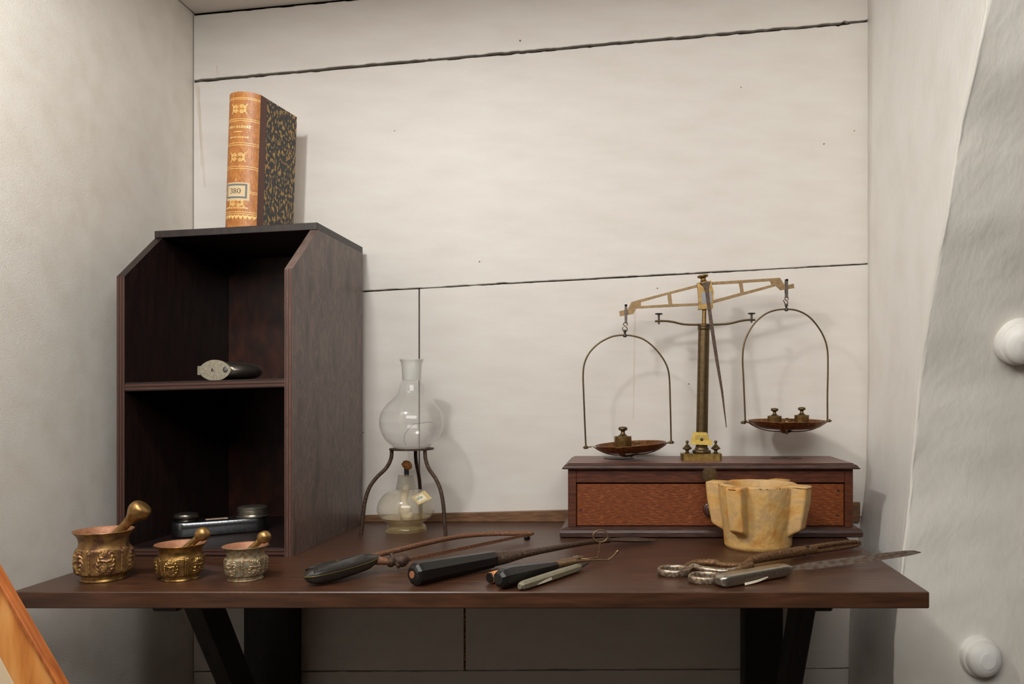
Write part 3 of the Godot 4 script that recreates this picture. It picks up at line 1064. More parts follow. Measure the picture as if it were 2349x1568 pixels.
# ---------- bronze mortars ----------
func mortar(label: String, at: Vector3, rim: float, foot: float, h: float, turn: float, body_mat: Material, neck_mat: Material, gold_foot: Material, low: float):
	var t := thing("bronze_mortar", label, "mortar", at, "small cast bronze mortars with lion faces")
	var nz := FastNoiseLite.new()
	nz.seed = 31
	nz.frequency = 1.0
	var drum := rim * 0.86
	# foot
	var st := begin()
	lathe(st, [Vector2(0, 0), Vector2(foot * 1.03, 0), Vector2(foot * 1.06, h * 0.02), Vector2(foot * 1.03, h * 0.055), Vector2(foot * 0.985, h * 0.06), Vector2(foot * 0.985, h * 0.13), Vector2(foot * 0.9, h * 0.14), Vector2(0, h * 0.14)], 56, Transform3D())
	part(t, "foot", st, gold_foot)
	# drum with five panels, each with a lion's face in relief
	var nt := 380
	var nh := 70
	var rings := []
	var y0 := h * 0.125
	var y1 := h * 0.685
	for j in nh + 1:
		var v := float(j) / nh
		var r := PackedVector3Array()
		var base := lerpf(drum * low, drum, minf(v / 0.7, 1.0)) * lerpf(0.93, 1.0, smoothstep(0.0, 0.08, v)) * (1.0 - 0.04 * smoothstep(0.90, 1.0, v))
		for i in nt:
			var a := TAU * i / nt
			var pa := fposmod((a - turn) / TAU * 5.0 + 0.5, 1.0) - 0.5
			var s := pa * 2.0
			var e := smoothstep(0.02, 0.07, v) * (1.0 - smoothstep(0.93, 0.985, v))
			var d := 0.0
			var inside := 1.0 - smoothstep(0.86, 0.89, absf(s))
			var grain := 0.5 + 0.5 * nz.get_noise_2d(a * drum * 900.0, v * h * 520.0)
			d += inside * (0.0008 + 0.0011 * grain * grain)
			d += 0.0008 * exp(-pow((absf(s) - 0.85) / 0.03, 2.0)) * (0.6 + 0.4 * sin(v * 150.0))
			d += 0.0024 * (1.0 - smoothstep(0.05, 0.075, absf(absf(s) - 1.0))) * smoothstep(0.10, 0.13, v) * (1.0 - smoothstep(0.86, 0.90, v)) * (0.9 + 0.1 * sin(v * 40.0))
			var fx := s / 0.47
			var fy := (v - 0.46) / 0.42
			var rho := sqrt(fx * fx + fy * fy)
			var ang := atan2(fx, fy)
			if rho < 1.5:
				var f := 0.105 * drum * sqrt(maxf(1.0 - pow(rho / 1.12, 2.0), 0.0)) if rho < 1.12 else 0.0
				# mane: wavy locks round the face
				var mane := smoothstep(0.62, 0.74, rho) * (1.0 - smoothstep(1.25, 1.45, rho)) * (1.0 if fy > -0.75 else 0.4)
				f += mane * (0.0007 + 0.0009 * sin(ang * 15.0 + 5.0 * sin(rho * 5.0)))
				f += 0.0014 * exp(-pow((fy - 0.24 - 0.12 * absf(fx)) / 0.09, 2.0)) * (1.0 - smoothstep(0.5, 0.66, absf(fx)))      # brow
				for sx in [-1, 1]:
					var ex: float = (fx - sx * 0.29) / 0.17
					var ey := (fy - 0.02) / 0.11
					var ee := sqrt(ex * ex + ey * ey)
					f += -0.0014 * exp(-ee * ee * 0.5) + 0.0013 * exp(-pow(ee / 0.62, 4.0))                            # socket and eyeball
					f += -0.0011 * exp(-pow((fx - sx * 0.14) / 0.07, 2.0) - pow((fy + 0.42) / 0.07, 2.0))               # nostrils
					f += 0.0010 * exp(-pow((fx - sx * 0.24) / 0.2, 2.0) - pow((fy + 0.56) / 0.18, 2.0))                 # cheeks of the muzzle
				f += 0.0018 * exp(-pow(fx / (0.12 + 0.12 * smoothstep(0.1, -0.45, fy)), 2.0)) * smoothstep(-0.55, -0.42, fy) * (1.0 - smoothstep(0.12, 0.3, fy))   # nose
				f += -0.0010 * exp(-pow((fy + 0.70) / 0.045, 2.0)) * (1.0 - smoothstep(0.22, 0.36, absf(fx)))           # mouth
				d = lerpf(d, 0.0009 + f, 1.0 - smoothstep(1.2, 1.45, rho)) if rho > 0.8 else 0.0009 + f
			d *= e * drum / 0.0335
			r.append(Vector3(cos(a) * (base + d), lerpf(y0, y1, v), sin(a) * (base + d)))
		rings.append(r)
	st = begin()
	loft(st, rings)
	part(t, "lion_drum", st, body_mat)
	# flared neck, rim and hollow
	var k := rim
	var prof := [Vector2(0, h * 0.2), Vector2(drum * 0.9, h * 0.2), Vector2(drum * 0.93, h * 0.66)]
	prof.append_array(curve2([Vector2(drum * 0.955, h * 0.68), Vector2(drum * 0.93, h * 0.74), Vector2(drum * 0.94, h * 0.82), Vector2(k * 0.86, h * 0.90), Vector2(k * 0.955, h * 0.965), Vector2(k * 0.995, h * 0.99), Vector2(k, h * 1.0), Vector2(k * 0.985, h * 1.008), Vector2(k * 0.95, h * 0.985), Vector2(k * 0.868, h * 0.915), Vector2(k * 0.797, h * 0.83), Vector2(k * 0.79, h * 0.7)], 4))
	prof.append(Vector2(k * 0.79, h * 0.2))
	st = begin()
	lathe(st, prof, 64, Transform3D(), 40)
	# the hollow is its own turned skin just above
	part(t, "neck", st, neck_mat)
	st = begin()
	lathe(st, curve2([Vector2(0, h * 0.25), Vector2(k * 0.5, h * 0.30), Vector2(k * 0.72, h * 0.52), Vector2(k * 0.77, h * 0.80), Vector2(k * 0.84, h * 0.90), Vector2(k * 0.93, h * 0.975), Vector2(k * 0.975, h * 1.004)], 4) + curve2([Vector2(k * 0.985, h * 1.008), Vector2(k * 0.945, h * 0.992), Vector2(k * 0.86, h * 0.925), Vector2(k * 0.79, h * 0.82), Vector2(k * 0.74, h * 0.53), Vector2(k * 0.51, h * 0.28), Vector2(0, h * 0.225)], 4), 64, Transform3D(), 200)
	part(t, "bowl", st, M.copper_bowl)

func mortars():
	mortar("largest of three bronze mortars, with reddish lion faces, at the left end of the table", Vector3(-0.769, TOP, -1.178), 0.0392, 0.0282, 0.0714, PI / 2 + 0.60, M.bronze_red, M.bronze_red, M.bronze_gold, 0.96)
	mortar("bright golden bronze mortar with two lion faces, standing between the other two mortars", Vector3(-0.6585, TOP, -1.181), 0.0347, 0.0238, 0.0512, PI / 2 + 0.52 - 0.63, M.bronze_gold, M.bronze_gold, M.bronze_gold, 0.88)
	mortar("smallest bronze mortar, with green and white crust over the relief", Vector3(-0.562, TOP, -1.178), 0.0316, 0.0228, 0.0490, PI / 2 + 0.36, M.bronze_green, M.bronze_green, M.bronze_green, 0.90)
	pestle("large brass pestle with a broad mushroom head in the largest bronze mortar", W(322, 1168, 1.185), W(222, 1272, 1.178), 0.0150, 0.0082)
	pestle("small brass pestle with a round head in the bright golden mortar", W(466, 1223, 1.182), W(388, 1290, 1.181), 0.0099, 0.0062)
	pestle("small brass pestle with a round head in the green crusted mortar", W(607, 1230, 1.18), W(540, 1292, 1.178), 0.0090, 0.0056)

func pestle(label: String, head: Vector3, foot: Vector3, r: float, shaft: float):
	var t := thing("pestle", label, "pestle", foot, "brass pestles standing in the bronze mortars")
	var y := (head - foot).normalized()
	var x := y.cross(Vector3.BACK).normalized()
	var xf := Transform3D(Basis(x, y, x.cross(y)), Vector3.ZERO)
	var l := head.distance_to(foot)
	var st := begin()
	var big := r > 0.012
	var hd := [Vector2(shaft * 0.80, l - 0.040), Vector2(shaft * 0.86, l - 0.022), Vector2(r * 0.76, l - 0.0125), Vector2(r * 0.97, l - 0.0065), Vector2(r * 1.02, l - 0.001), Vector2(r * 0.92, l + 0.005), Vector2(r * 0.6, l + 0.0088), Vector2(0, l + 0.0102)]
	if not big:
		hd = [Vector2(shaft * 0.82, l - r * 2.4), Vector2(shaft * 0.86, l - r * 1.05), Vector2(r * 0.86, l - r * 0.75), Vector2(r * 1.02, l - r * 0.2), Vector2(r * 0.92, l + r * 0.38), Vector2(r * 0.55, l + r * 0.78), Vector2(0, l + r * 0.9)]
	lathe(st, curve2([Vector2(0, 0), Vector2(shaft * 0.9, 0.001), Vector2(shaft * 1.1, 0.006), Vector2(shaft * 0.95, l * 0.3)] + hd, 5), 32, xf, 80)
	part(t, "pestle_body", st, M.pestle)

# ---------- spirit burner, tripod and flask ----------
func burner():
	var c := Vector3(-0.4305, TOP, -1.588)
	var t := thing("tripod_stand", "rusty iron tripod stand with a flat ring and three bent legs", "stand", c)
	var top := 0.1636
	var st := begin()
	lathe(st, [Vector2(0.026, top - 0.003), Vector2(0.0425, top - 0.003), Vector2(0.0428, top - 0.0015), Vector2(0.0425, top), Vector2(0.026, top), Vector2(0.026, top - 0.003)], 48, Transform3D())
	part(t, "ring", st, M.rust_iron)
	for a in [152.0, 34.5, 266.0]:
		var pts := []
		for q in [[0.0385, 0.1606], [0.0398, 0.1446], [0.049, 0.1265], [0.068, 0.108], [0.081, 0.089], [0.0885, 0.065], [0.0925, 0.036], [0.096, 0.0]]:
			pts.append(Vector3(cos(deg_to_rad(a)) * q[0], q[1], sin(deg_to_rad(a)) * q[0]))
		st = begin()
		tube(st, curve3(pts, 5), 0.0036, 12)
		part(t, "leg", st, M.rust_iron)
	# flask
	t = thing("round_flask", "round clear glass flask with a frosted neck resting on the iron tripod ring", "flask", c + Vector3(0, top + 0.0002, 0))
	var k := 0.000256
	var prof := []
	for q in [[0, 777], [105, 777], [122, 774], [140, 762], [176, 732], [203, 700], [222, 660], [236, 615], [240, 575], [237, 535], [222, 490], [190, 440], [158, 405], [132, 380], [108, 355], [97, 330], [93, 305], [86, 275], [75, 256], [71, 248]]:
		prof.append(Vector2(q[0] * k, (777 - q[1]) * k * 0.985))
	var at_y := [0, 4, 6, 8, 10, prof.size() - 1]           # the glass grows clearer from the bottom up
	for band in 5:
		st = begin()
		var whole := curve2(prof, 4)
		skin(st, whole.slice(at_y[band] * 4, at_y[band + 1] * 4 + 1), 64)
		part(t, "bulb" if band == 4 else "milky_bulb", st, M.glass if band == 4 else glass(Color(0.84, 0.83, 0.80, [0.30, 0.26, 0.21, 0.165][band]), 0.08))
	# a crack that runs round the side of the bulb
	var shape := curve2(prof, 4)
	for line in [[[565, 590], [530, 625], [505, 665], [495, 710], [500, 745]], [[562, 582], [610, 576], [650, 572], [690, 571]]]:
		var crack := []
		for q in line:
			var y: float = (777 - q[1]) * k * 0.985
			var rad := 0.0
			for v in shape:
				if absf(v.y - y) < 0.002:
					rad = maxf(rad, v.x)
			var x: float = (q[0] - 496) * k
			crack.append(Vector3(x, y, sqrt(maxf(rad * rad - x * x, 0.0))))
		st = begin()
		tube(st, curve3(crack, 4), 0.00028, 5)
		part(t, "crack", st, M.ink)
	st = begin()
	var nk := []
	for q in [[71, 248], [72, 200], [76, 140], [82, 105], [90, 92], [91, 86], [87, 84], [76, 100], [70, 140], [66, 200], [65, 248]]:
		nk.append(Vector2(q[0] * k, (777 - q[1]) * k * 0.985))
	lathe(st, nk, 48, Transform3D(), 200)
	part(t, "frosted_neck", st, M.frosted)
	# spirit lamp
	var at := Vector3(-0.4435, TOP, -1.595)
	t = thing("spirit_lamp", "squat yellowish glass spirit lamp with a burnt wick, standing under the tripod", "spirit lamp", at)
	k = 0.000253
	st = begin()
	lathe(st, curve2([Vector2(0, 0), Vector2(0.036, 0), Vector2(0.0395, 0.0015), Vector2(0.0397, 0.006), Vector2(0.037, 0.0105), Vector2(0.033, 0.0135), Vector2(0.0325, 0.015)], 3) + [Vector2(0.0, 0.0155)], 56, Transform3D(), 70)
	part(t, "glass_foot", st, M.amber)
	st = begin()
	var lp := []
	for q in [[128, 1366], [136, 1358], [165, 1338], [200, 1305], [217, 1270], [219, 1245], [215, 1215], [200, 1180], [175, 1145], [145, 1120], [100, 1106], [80, 1099]]:
		lp.append(Vector2(q[0] * k, (1424 - q[1]) * k))
	skin(st, curve2(lp, 4), 56)
	part(t, "reservoir", st, M.lamp_glass)
	st = begin()
	var fp := [Vector2(0, 0.0158)]
	for q in [[124, 1364], [132, 1356], [161, 1336], [185, 1316]]:
		fp.append(Vector2(q[0] * k, (1424 - q[1]) * k))
	fp.append(Vector2(0, (1424 - 1316) * k))
	lathe(st, fp, 48, Transform3D(), 30)
	part(t, "fuel", st, M.fuel)
	st = begin()
	lathe(st, [Vector2(0, (1424 - 1100) * k), Vector2(79 * k, (1424 - 1100) * k), Vector2(70 * k, (1424 - 1060) * k), Vector2(63 * k, (1424 - 1015) * k), Vector2(59 * k, (1424 - 992) * k), Vector2(61 * k, (1424 - 988) * k), Vector2(58 * k, (1424 - 984) * k), Vector2(0, (1424 - 984) * k)], 40, Transform3D(), 40)
	part(t, "glass_neck", st, M.lamp_neck)
	st = begin()
	tube(st, [Vector3(0.001, (1424 - 1000) * k, 0), Vector3(0.001, (1424 - 938) * k, 0)], 0.0047, 16)
	part(t, "wick_tube", st, M.black_iron)
	st = begin()
	var rings := []
	var nz := FastNoiseLite.new()
	nz.frequency = 300.0
	for j in 15:
		var v := j / 14.0
		var r := PackedVector3Array()
		for i in 24:
			var a := TAU * i / 24
			var rad := 0.0092 * sqrt(maxf(1 - pow(v * 2 - 1, 2.0), 0.003)) * (1.0 + 0.45 * nz.get_noise_3d(cos(a) * 0.02, v * 0.04, sin(a) * 0.02))
			r.append(Vector3(0.004 + cos(a) * rad - 0.004 * v, (1424 - 950) * k + v * 0.019, sin(a) * rad))
		rings.append(r)
	loft(st, rings)
	part(t, "burnt_wick", st, M.wick)
	st = begin()
	tube(st, curve3([Vector3(0.002, 0.09, 0), Vector3(-0.003, 0.07, 0.002), Vector3(-0.002, 0.05, 0.004), Vector3(0.000, 0.036, 0.002), Vector3(0.006, 0.024, -0.002)], 5), [0.006, 0.0065, 0.007, 0.0075, 0.0080, 0.008, 0.0075, 0.007, 0.0072, 0.008, 0.0092, 0.0105, 0.0118, 0.0125, 0.012, 0.0118, 0.0122, 0.0128, 0.0125, 0.011, 0.008], 14)
	part(t, "cotton_wick", st, M.cotton)
	# tag stuck on the shoulder
	var xf := Transform3D(Basis.from_euler(Vector3(-0.85, 0.45, 0.50)), Vector3(0.0375, 0.0685, 0.028))
	st = begin()
	box_at(st, xf, Vector3(-0.0155, -0.0120, 0), Vector3(0.0165, 0.0120, 0.0004), 0.0001)
	var tag := part(t, "tape", st, glass(Color(0.86, 0.76, 0.56, 0.75), 0.2))
	st = begin()
	box_at(st, xf, Vector3(-0.0105, -0.0075, 0.0004), Vector3(0.0075, 0.0078, 0.0008), 0.0001)
	part(tag, "paper", st, M.paper)
	st = begin()
	for kk in 6:
		box_at(st, xf, Vector3(-0.0095 + kk * 0.0022, -0.003 + 0.001 * (kk % 3), 0.0008), Vector3(-0.0083 + kk * 0.0022, 0.004 - 0.0008 * (kk % 2), 0.0009), 0.0)
	part(tag, "faded_writing", st, M.green_ink)

# An open turned skin without thickness at its ends (thin glass).
func skin(st: SurfaceTool, prof: Array, seg: int):
	var id := next_group()
	for i in prof.size() - 1:
		for j in seg:
			var q := []
			for c in [[0, 0], [0, 1], [1, 1], [1, 0]]:
				var a: float = TAU * (j + c[1]) / seg
				var p: Vector2 = prof[i + c[0]]
				q.append(Vector3(p.x * cos(a), p.y, p.x * sin(a)))
			tri(st, q[0], q[1], q[2], id)
			tri(st, q[0], q[2], q[3], id)

# ---------- scale box ----------
func moulded(st: SurfaceTool, x0: float, x1: float, zf: float, zb: float, o: Vector3, prof: Array):
	# a slab whose front and sides follow a profile of Vector2(how far out, height)
	var rings := []
	for p in prof:
		rings.append(PackedVector3Array([o + Vector3(x0 - p.x, p.y, -zb), o + Vector3(x0 - p.x, p.y, -zf + p.x), o + Vector3(x1 + p.x, p.y, -zf + p.x), o + Vector3(x1 + p.x, p.y, -zb)]))
	loft(st, rings, 0)

func scale_box():
	var t := thing("scale_box", "mahogany box with one long drawer, standing under the brass balance", "scale box", Vector3(0.15, TOP, -1.61))
	var o := -t.position + Vector3(0, TOP, 0)
	var x0 := -0.1179
	var x1 := 0.4212
	var zf := 1.525
	var zb := 1.702
	var st := begin()
	moulded(st, x0, x1, zf, zb, o, [Vector2(0.010, 0.0005), Vector2(0.0145, 0.0025), Vector2(0.0148, 0.010), Vector2(0.0135, 0.0145), Vector2(0.010, 0.0175), Vector2(0.004, 0.0195), Vector2(0.0, 0.0198)])
	part(t, "plinth", st, M.dark_moulding)
	var h0 := 0.0195
	var h1 := 0.1285
	var rail := 0.1025
	st = begin()
	box(st, o + Vector3(x0 + 0.0145, h0, -zb), o + Vector3(x1 - 0.0145, h1, -zf - 0.02), 0.0005)
	part(t, "carcass", st, M.dark_gap)
	for s in 2:
		st = begin()
		var xa := x0 if s == 0 else x1 - 0.0155
		box(st, o + Vector3(xa, h0, -zb), o + Vector3(xa + 0.0155, h1, -zf), 0.0008)
		part(t, "side_panel", st, M.mahogany)
	st = begin()
	box(st, o + Vector3(x0 + 0.0157, rail, -zf - 0.025), o + Vector3(x1 - 0.0157, h1, -zf - 0.0005), 0.0008)
	part(t, "top_rail", st, M.mahogany)
	st = begin()
	box(st, o + Vector3(x0 + 0.0168, h0 + 0.0012, -zf - 0.020), o + Vector3(x1 - 0.0168, rail - 0.0028, -zf - 0.002), 0.001)
	var dr := part(t, "drawer", st, M.drawer)
	st = begin()
	lathe(st, curve2([Vector2(0, -0.004), Vector2(0.0125, -0.003), Vector2(0.0132, 0.000), Vector2(0.0125, 0.002), Vector2(0.0075, 0.005), Vector2(0.0068, 0.009), Vector2(0.0108, 0.0125), Vector2(0.0116, 0.016), Vector2(0.0095, 0.0195), Vector2(0.0045, 0.021), Vector2(0, 0.0222)], 4), 32, Transform3D(Basis.from_euler(Vector3(PI / 2, 0, 0)), o + Vector3(0.1505, 0.0525, -zf + 0.001)), 80)
	part(dr, "knob", st, M.knob_wood)
	for q in [[0.3935, 0.087], [0.392, 0.040], [-0.094, 0.0505]]:
		st = begin()
		tube(st, [o + Vector3(q[0], q[1], -zf - 0.004), o + Vector3(q[0], q[1], -zf - 0.0017)], 0.0026, 12)
		part(dr, "peg", st, M.dark_moulding)
	# moulded lid
	st = begin()
	moulded(st, x0, x1, zf, zb, o, [Vector2(0.0, 0.1285), Vector2(0.0095, 0.1287), Vector2(0.0105, 0.1295), Vector2(0.0105, 0.1312), Vector2(0.0085, 0.1318), Vector2(0.0075, 0.134), Vector2(0.0055, 0.1362), Vector2(0.002, 0.1376), Vector2(0.0005, 0.1378), Vector2(0.0005, 0.1390)])
	part(t, "lid_moulding", st, M.dark_moulding)
	st = begin()
	box(st, o + Vector3(x0 + 0.001, 0.1386, -zb), o + Vector3(x1 - 0.001, 0.1394, -zf + 0.0003), 0.0003)
	part(t, "lid", st, M.lid)
	# the brass knob that works the beam
	st = begin()
	var c := W(1628, 1089, 1.492)
	lathe(st, [Vector2(0, -0.045), Vector2(0.004, -0.045), Vector2(0.004, -0.006), Vector2(0.0125, -0.0055), Vector2(0.0145, -0.004), Vector2(0.0148, -0.001), Vector2(0.0142, 0.0008), Vector2(0.0045, 0.0014), Vector2(0.0042, 0.0008), Vector2(0, 0.0007)], 44, Transform3D(Basis.from_euler(Vector3(PI / 2, 0, 0)), Vector3(c.x, c.y, c.z) - t.position), 40)
	part(t, "release_knob", st, M.dark_brass)

# ---------- the balance ----------
const BD := 1.612           # distance of the beam and pans
func B(x: float, y: float, d := BD) -> Vector3:           # places measured on an enlargement of the balance
	return W(1320.0 + x / 3.408, 600.0 + y / 3.408, d)

func bars(st: SurfaceTool, polys: Array, o: Vector3, d0: float, d1: float):
	for poly in polys:
		var pv := PackedVector2Array()
		for q in poly:
			var w := B(q[0], q[1])
			pv.append(Vector2(w.x, w.y))
		prism(st, pv, func(q: Vector2, d: float) -> Vector3: return o + Vector3(q.x, q.y, -d), d0, d1)

func balance():
	var lid := TOP + 0.1394
	var t := thing("balance", "old brass balance scale with tilted beam and two hanging pans on the mahogany box", "balance scale", Vector3(B(985, 1490).x, lid, -BD))
	var o := -t.position
	var cx := B(990, 1490).x
	# base block with chamfered ends
	var st := begin()
	var bx0 := W(1563, 0, 1.595).x
	var bx1 := W(1656.5, 0, 1.595).x
	var poly := PackedVector2Array([Vector2(bx0, -1.632), Vector2(bx0, -1.600), Vector2(bx0 + 0.005, -1.594), Vector2(bx1 - 0.005, -1.594), Vector2(bx1, -1.600), Vector2(bx1, -1.632)])
	prism(st, poly, func(q: Vector2, y: float) -> Vector3: return o + Vector3(q.x, y, q.y), lid, lid + 0.0122)
	part(t, "base_block", st, M.base_brass)
	# column with turned foot and cap, a little out of plumb
	var k := 0.00007225
	var by := lid + 0.0122
	var lean := Basis.from_euler(Vector3(0, 0, -0.0195))
	var xf := Transform3D(lean, o + Vector3(W(1609.2, 0, BD).x, by, -BD))
	st = begin()
	lathe(st, [Vector2(0, 0), Vector2(0.0165, 0), Vector2(0.0182, 0.0012), Vector2(0.0187, 0.0035), Vector2(0.0180, 0.0058), Vector2(0.0158, 0.0072), Vector2(0.0140, 0.0082), Vector2(0.0134, 0.0110), Vector2(0.0120, 0.0125), Vector2(0.0120, 0.0162), Vector2(0.0116, 0.0166), Vector2(0, 0.0168)], 48, xf, 40)
	part(t, "column_foot", st, M.dark_brass)
	var top_y := B(0, 487).y
	var len := (top_y - by)
	st = begin()
	lathe(st, [Vector2(0, 0.012), Vector2(0.0118, 0.012), Vector2(0.0113, len - 0.0125), Vector2(0.0120, len - 0.011), Vector2(0.0128, len - 0.0095), Vector2(0.0128, len - 0.0075), Vector2(0.0118, len - 0.0068), Vector2(0.0118, len - 0.0055), Vector2(0.0130, len - 0.0042), Vector2(0.0130, len - 0.001), Vector2(0.0122, len), Vector2(0, len)], 48, xf, 20)
	part(t, "column", st, M.dark_brass)
	st = begin()
	lathe(st, [Vector2(0, len - 0.002), Vector2(0.0044, len - 0.002), Vector2(0.0041, len + 0.062), Vector2(0, len + 0.062)], 24, xf, 40)
	part(t, "rod", st, M.brass)
	# finials
	for px in [1576.3, 1641.8]:
		st = begin()
		var fx := Transform3D(Basis(), o + Vector3(W(px, 0, BD).x, by, -BD))
		var prof := []
		for q in [[0, 1180], [84, 1180], [80, 1168], [48, 1140], [44, 1115], [62, 1084], [100, 1070], [132, 1046], [110, 1015], [62, 965], [36, 930], [24, 905], [40, 885], [46, 862], [38, 838], [18, 825], [0, 822]]:
			prof.append(Vector2(q[0] * k, (1180 - q[1]) * k))
		lathe(st, curve2(prof, 3), 24, fx, 60)
		part(t, "finial", st, M.dark_brass)
	# ivory scale with its lines and screw
	var zi := 1.5955
	st = begin()
	var pv := PackedVector2Array()
	for q in [[490, 610], [860, 622], [880, 690], [915, 770], [1015, 880], [1022, 972], [402, 948]]:
		var w := W(1550 + q[0] / 12.06, 940 + q[1] / 12.06, zi)
		pv.append(Vector2(w.x, w.y))
	prism(st, pv, func(q: Vector2, d: float) -> Vector3: return o + Vector3(q.x, q.y, -d), zi, zi + 0.0035)
	var iv := part(t, "ivory_scale", st, M.ivory)
	st = begin()
	for j in 13:
		var x := 548.0 + j * 29.0
		var la := 690.0 + (8.0 if j % 2 else 0.0)
		var lb := 838.0 - (10.0 if j % 3 else 0.0)
		var a := W(1550 + x / 12.06, 940 + la / 12.06, zi)
		var b := W(1550 + (x + 7) / 12.06, 940 + lb / 12.06, zi)
		box(st, o + Vector3(a.x, b.y, -zi - 0.0002), o + Vector3(b.x, a.y, -zi + 0.0002), 0.0)
	part(iv, "graduation", st, M.ink)
	st = begin()
	var sc := W(1550 + 720 / 12.06, 940 + 812 / 12.06, zi)
	lathe(st, [Vector2(0, -0.004), Vector2(0.0030, -0.004), Vector2(0.0032, 0.0006), Vector2(0.0024, 0.0016), Vector2(0, 0.002)], 20, Transform3D(Basis.from_euler(Vector3(PI / 2, 0, 0)), o + sc), 40)
	part(iv, "screw", st, M.steel_dark)
	# curved rest arm with two screws
	var arm := []
	for q in [[622, 465], [700, 463], [765, 471], [830, 486], [900, 492], [1000, 491], [1100, 491], [1200, 484], [1290, 463], [1350, 455], [1405, 455]]:
		arm.append(o + B(q[0], q[1]))
	st = begin()
	tube(st, curve3(arm, 4), 0.0034, 10, 0.62, Vector3.UP)
	part(t, "rest_arm", st, M.dark_brass)
	for q in [[652.0, 408.0, 488.0], [1377.0, 405.0, 478.0]]:
		st = begin()
		var p := B(q[0], q[2])
		var hgt := B(q[0], q[1]).y - p.y
		lathe(st, [Vector2(0, 0), Vector2(0.0020, 0), Vector2(0.0022, hgt - 0.002), Vector2(0.0070, hgt - 0.0012), Vector2(0.0082, hgt + 0.0002), Vector2(0.0070, hgt + 0.0012), Vector2(0, hgt + 0.0015)], 28, Transform3D(Basis(), o + p), 30)
		part(t, "rest_screw", st, M.steel_dark)
	# beam
	st = begin()
	bars(st, [
		[[343, 388], [410, 372], [437, 316], [512, 295], [512, 316], [513, 347], [513, 365], [475, 366], [452, 408], [347, 426]],
		[[512, 295], [957, 178], [957, 199], [747, 251], [718, 258], [512, 316]],
		[[513, 347], [728, 333], [757, 331], [962, 325], [965, 342], [513, 365]],
		[[718, 258], [747, 251], [757, 331], [728, 333]],
		[[1060, 160], [1522, 131], [1522, 151], [1305, 166], [1278, 168], [1062, 181]],
		[[1074, 302], [1291, 243], [1315, 238], [1533, 181], [1540, 198], [1074, 326]],
		[[1278, 168], [1305, 166], [1315, 238], [1291, 243]],
		[[1522, 131], [1597, 126], [1638, 188], [1705, 172], [1710, 206], [1604, 223], [1568, 190], [1540, 198], [1533, 181], [1522, 151]]], o, BD - 0.0022, BD + 0.0022)
	var beam := part(t, "beam", st, M.beam_brass)
	st = begin()
	bars(st, [[[950, 168], [1058, 150], [1068, 200], [1078, 238], [1074, 330], [1072, 366], [1062, 374], [958, 375], [962, 300]]], o, BD - 0.0075, BD + 0.0075)
	part(beam, "centre_block", st, M.brass)
	st = begin()
	bars(st, [[[982, 240], [1060, 238], [1062, 328], [984, 330]]], o, BD - 0.0082, BD - 0.0070)
	part(beam, "steel_plate", st, M.steel_plate)
	st = begin()
	bars(st, [[[958, 332], [1062, 330], [1062, 374], [958, 375]]], o, BD - 0.0105, BD - 0.0074)
	part(beam, "bearing_block", st, M.brass)
	st = begin()
	var kn := Transform3D(Basis.from_euler(Vector3(0, 0, 0.15)), o + B(1002, 158))
	lathe(st, curve2([Vector2(0, 0), Vector2(0.0072, 0), Vector2(0.0066, 0.002), Vector2(0.0052, 0.0045), Vector2(0.0058, 0.0075), Vector2(0.0098, 0.0092), Vector2(0.0112, 0.011), Vector2(0.0106, 0.0132), Vector2(0.006, 0.0146), Vector2(0, 0.015)], 3), 32, kn, 60)
	part(beam, "top_knob", st, M.brass)
	# pointer
	st = begin()
	bars(st, [[[968, 172], [1053, 160], [1046, 182], [1040, 215], [1046, 300], [1071, 480], [1112, 760], [1150, 1010], [1178, 1293], [1172, 1293], [1132, 1010], [1086, 760], [1042, 480], [1020, 300], [1010, 222], [992, 190]]], o, BD - 0.0120, BD - 0.0105)
	part(beam, "pointer", st, M.rust_dark)
	# left and right: stirrup, hook, bow and pan
	hanger(t, o, beam, [[397.0, 335.0], [393.0, 482.0]], [[403, 500], [405, 480], [395, 470], [378, 480], [375, 492], [390, 505], [404, 520], [404, 535], [392, 545], [376, 538], [368, 524], [373, 510]], Vector2(387, 575),
		[[82, 1446], [76, 1320], [69, 1150], [63, 1000], [60, 880], [72, 790], [112, 708], [180, 640], [260, 595], [320, 578], [387, 574], [450, 580], [530, 605], [610, 665], [680, 750], [720, 830], [735, 920], [741, 1100], [745, 1250], [748, 1404]], [[58, 1452], [774, 1412]], Vector2(431, 1424), 0.0565, 0.0715)
	hanger(t, o, beam, [[1651.0, 138.0], [1648.0, 282.0]], [[1660, 300], [1664, 285], [1655, 273], [1640, 278], [1637, 292], [1650, 304], [1660, 316], [1658, 328], [1648, 336], [1637, 326], [1632, 312], [1624, 300]], Vector2(1649, 372),
		[[1328, 1256], [1322, 1100], [1313, 900], [1307, 770], [1315, 660], [1345, 570], [1400, 482], [1480, 412], [1560, 380], [1649, 371], [1735, 382], [1820, 425], [1890, 500], [1945, 595], [1971, 700], [1974, 850], [1970, 1050], [1971, 1246]], [[1290, 1257], [2003, 1243]], Vector2(1654, 1243), -0.004, 0.0775)
	weights()
	# plain rings lying on the lid
	for q in [[1420.0, 1050.6, 0.0315, 0.0, "thin dark metal disc lying on the box lid under the lower pan"], [1803.0, 1050.8, 0.0315, 0.0088, "thin dark metal ring lying on the box lid under the raised pan"]]:
		var d: float = (CAM_Y - lid) * F / (q[1] - PY)
		var r := thing("metal_disc", q[4], "disc", W(q[0], q[1], d), "metal discs on the box lid")
		r.position.y = lid
		st = begin()
		lathe(st, [Vector2(q[3], 0), Vector2(q[2], 0), Vector2(q[2], 0.0012), Vector2(q[3], 0.0014), Vector2(q[3], 0)], 48, Transform3D(), 30)
		part(r, "disc_body", st, M.rust_dark)

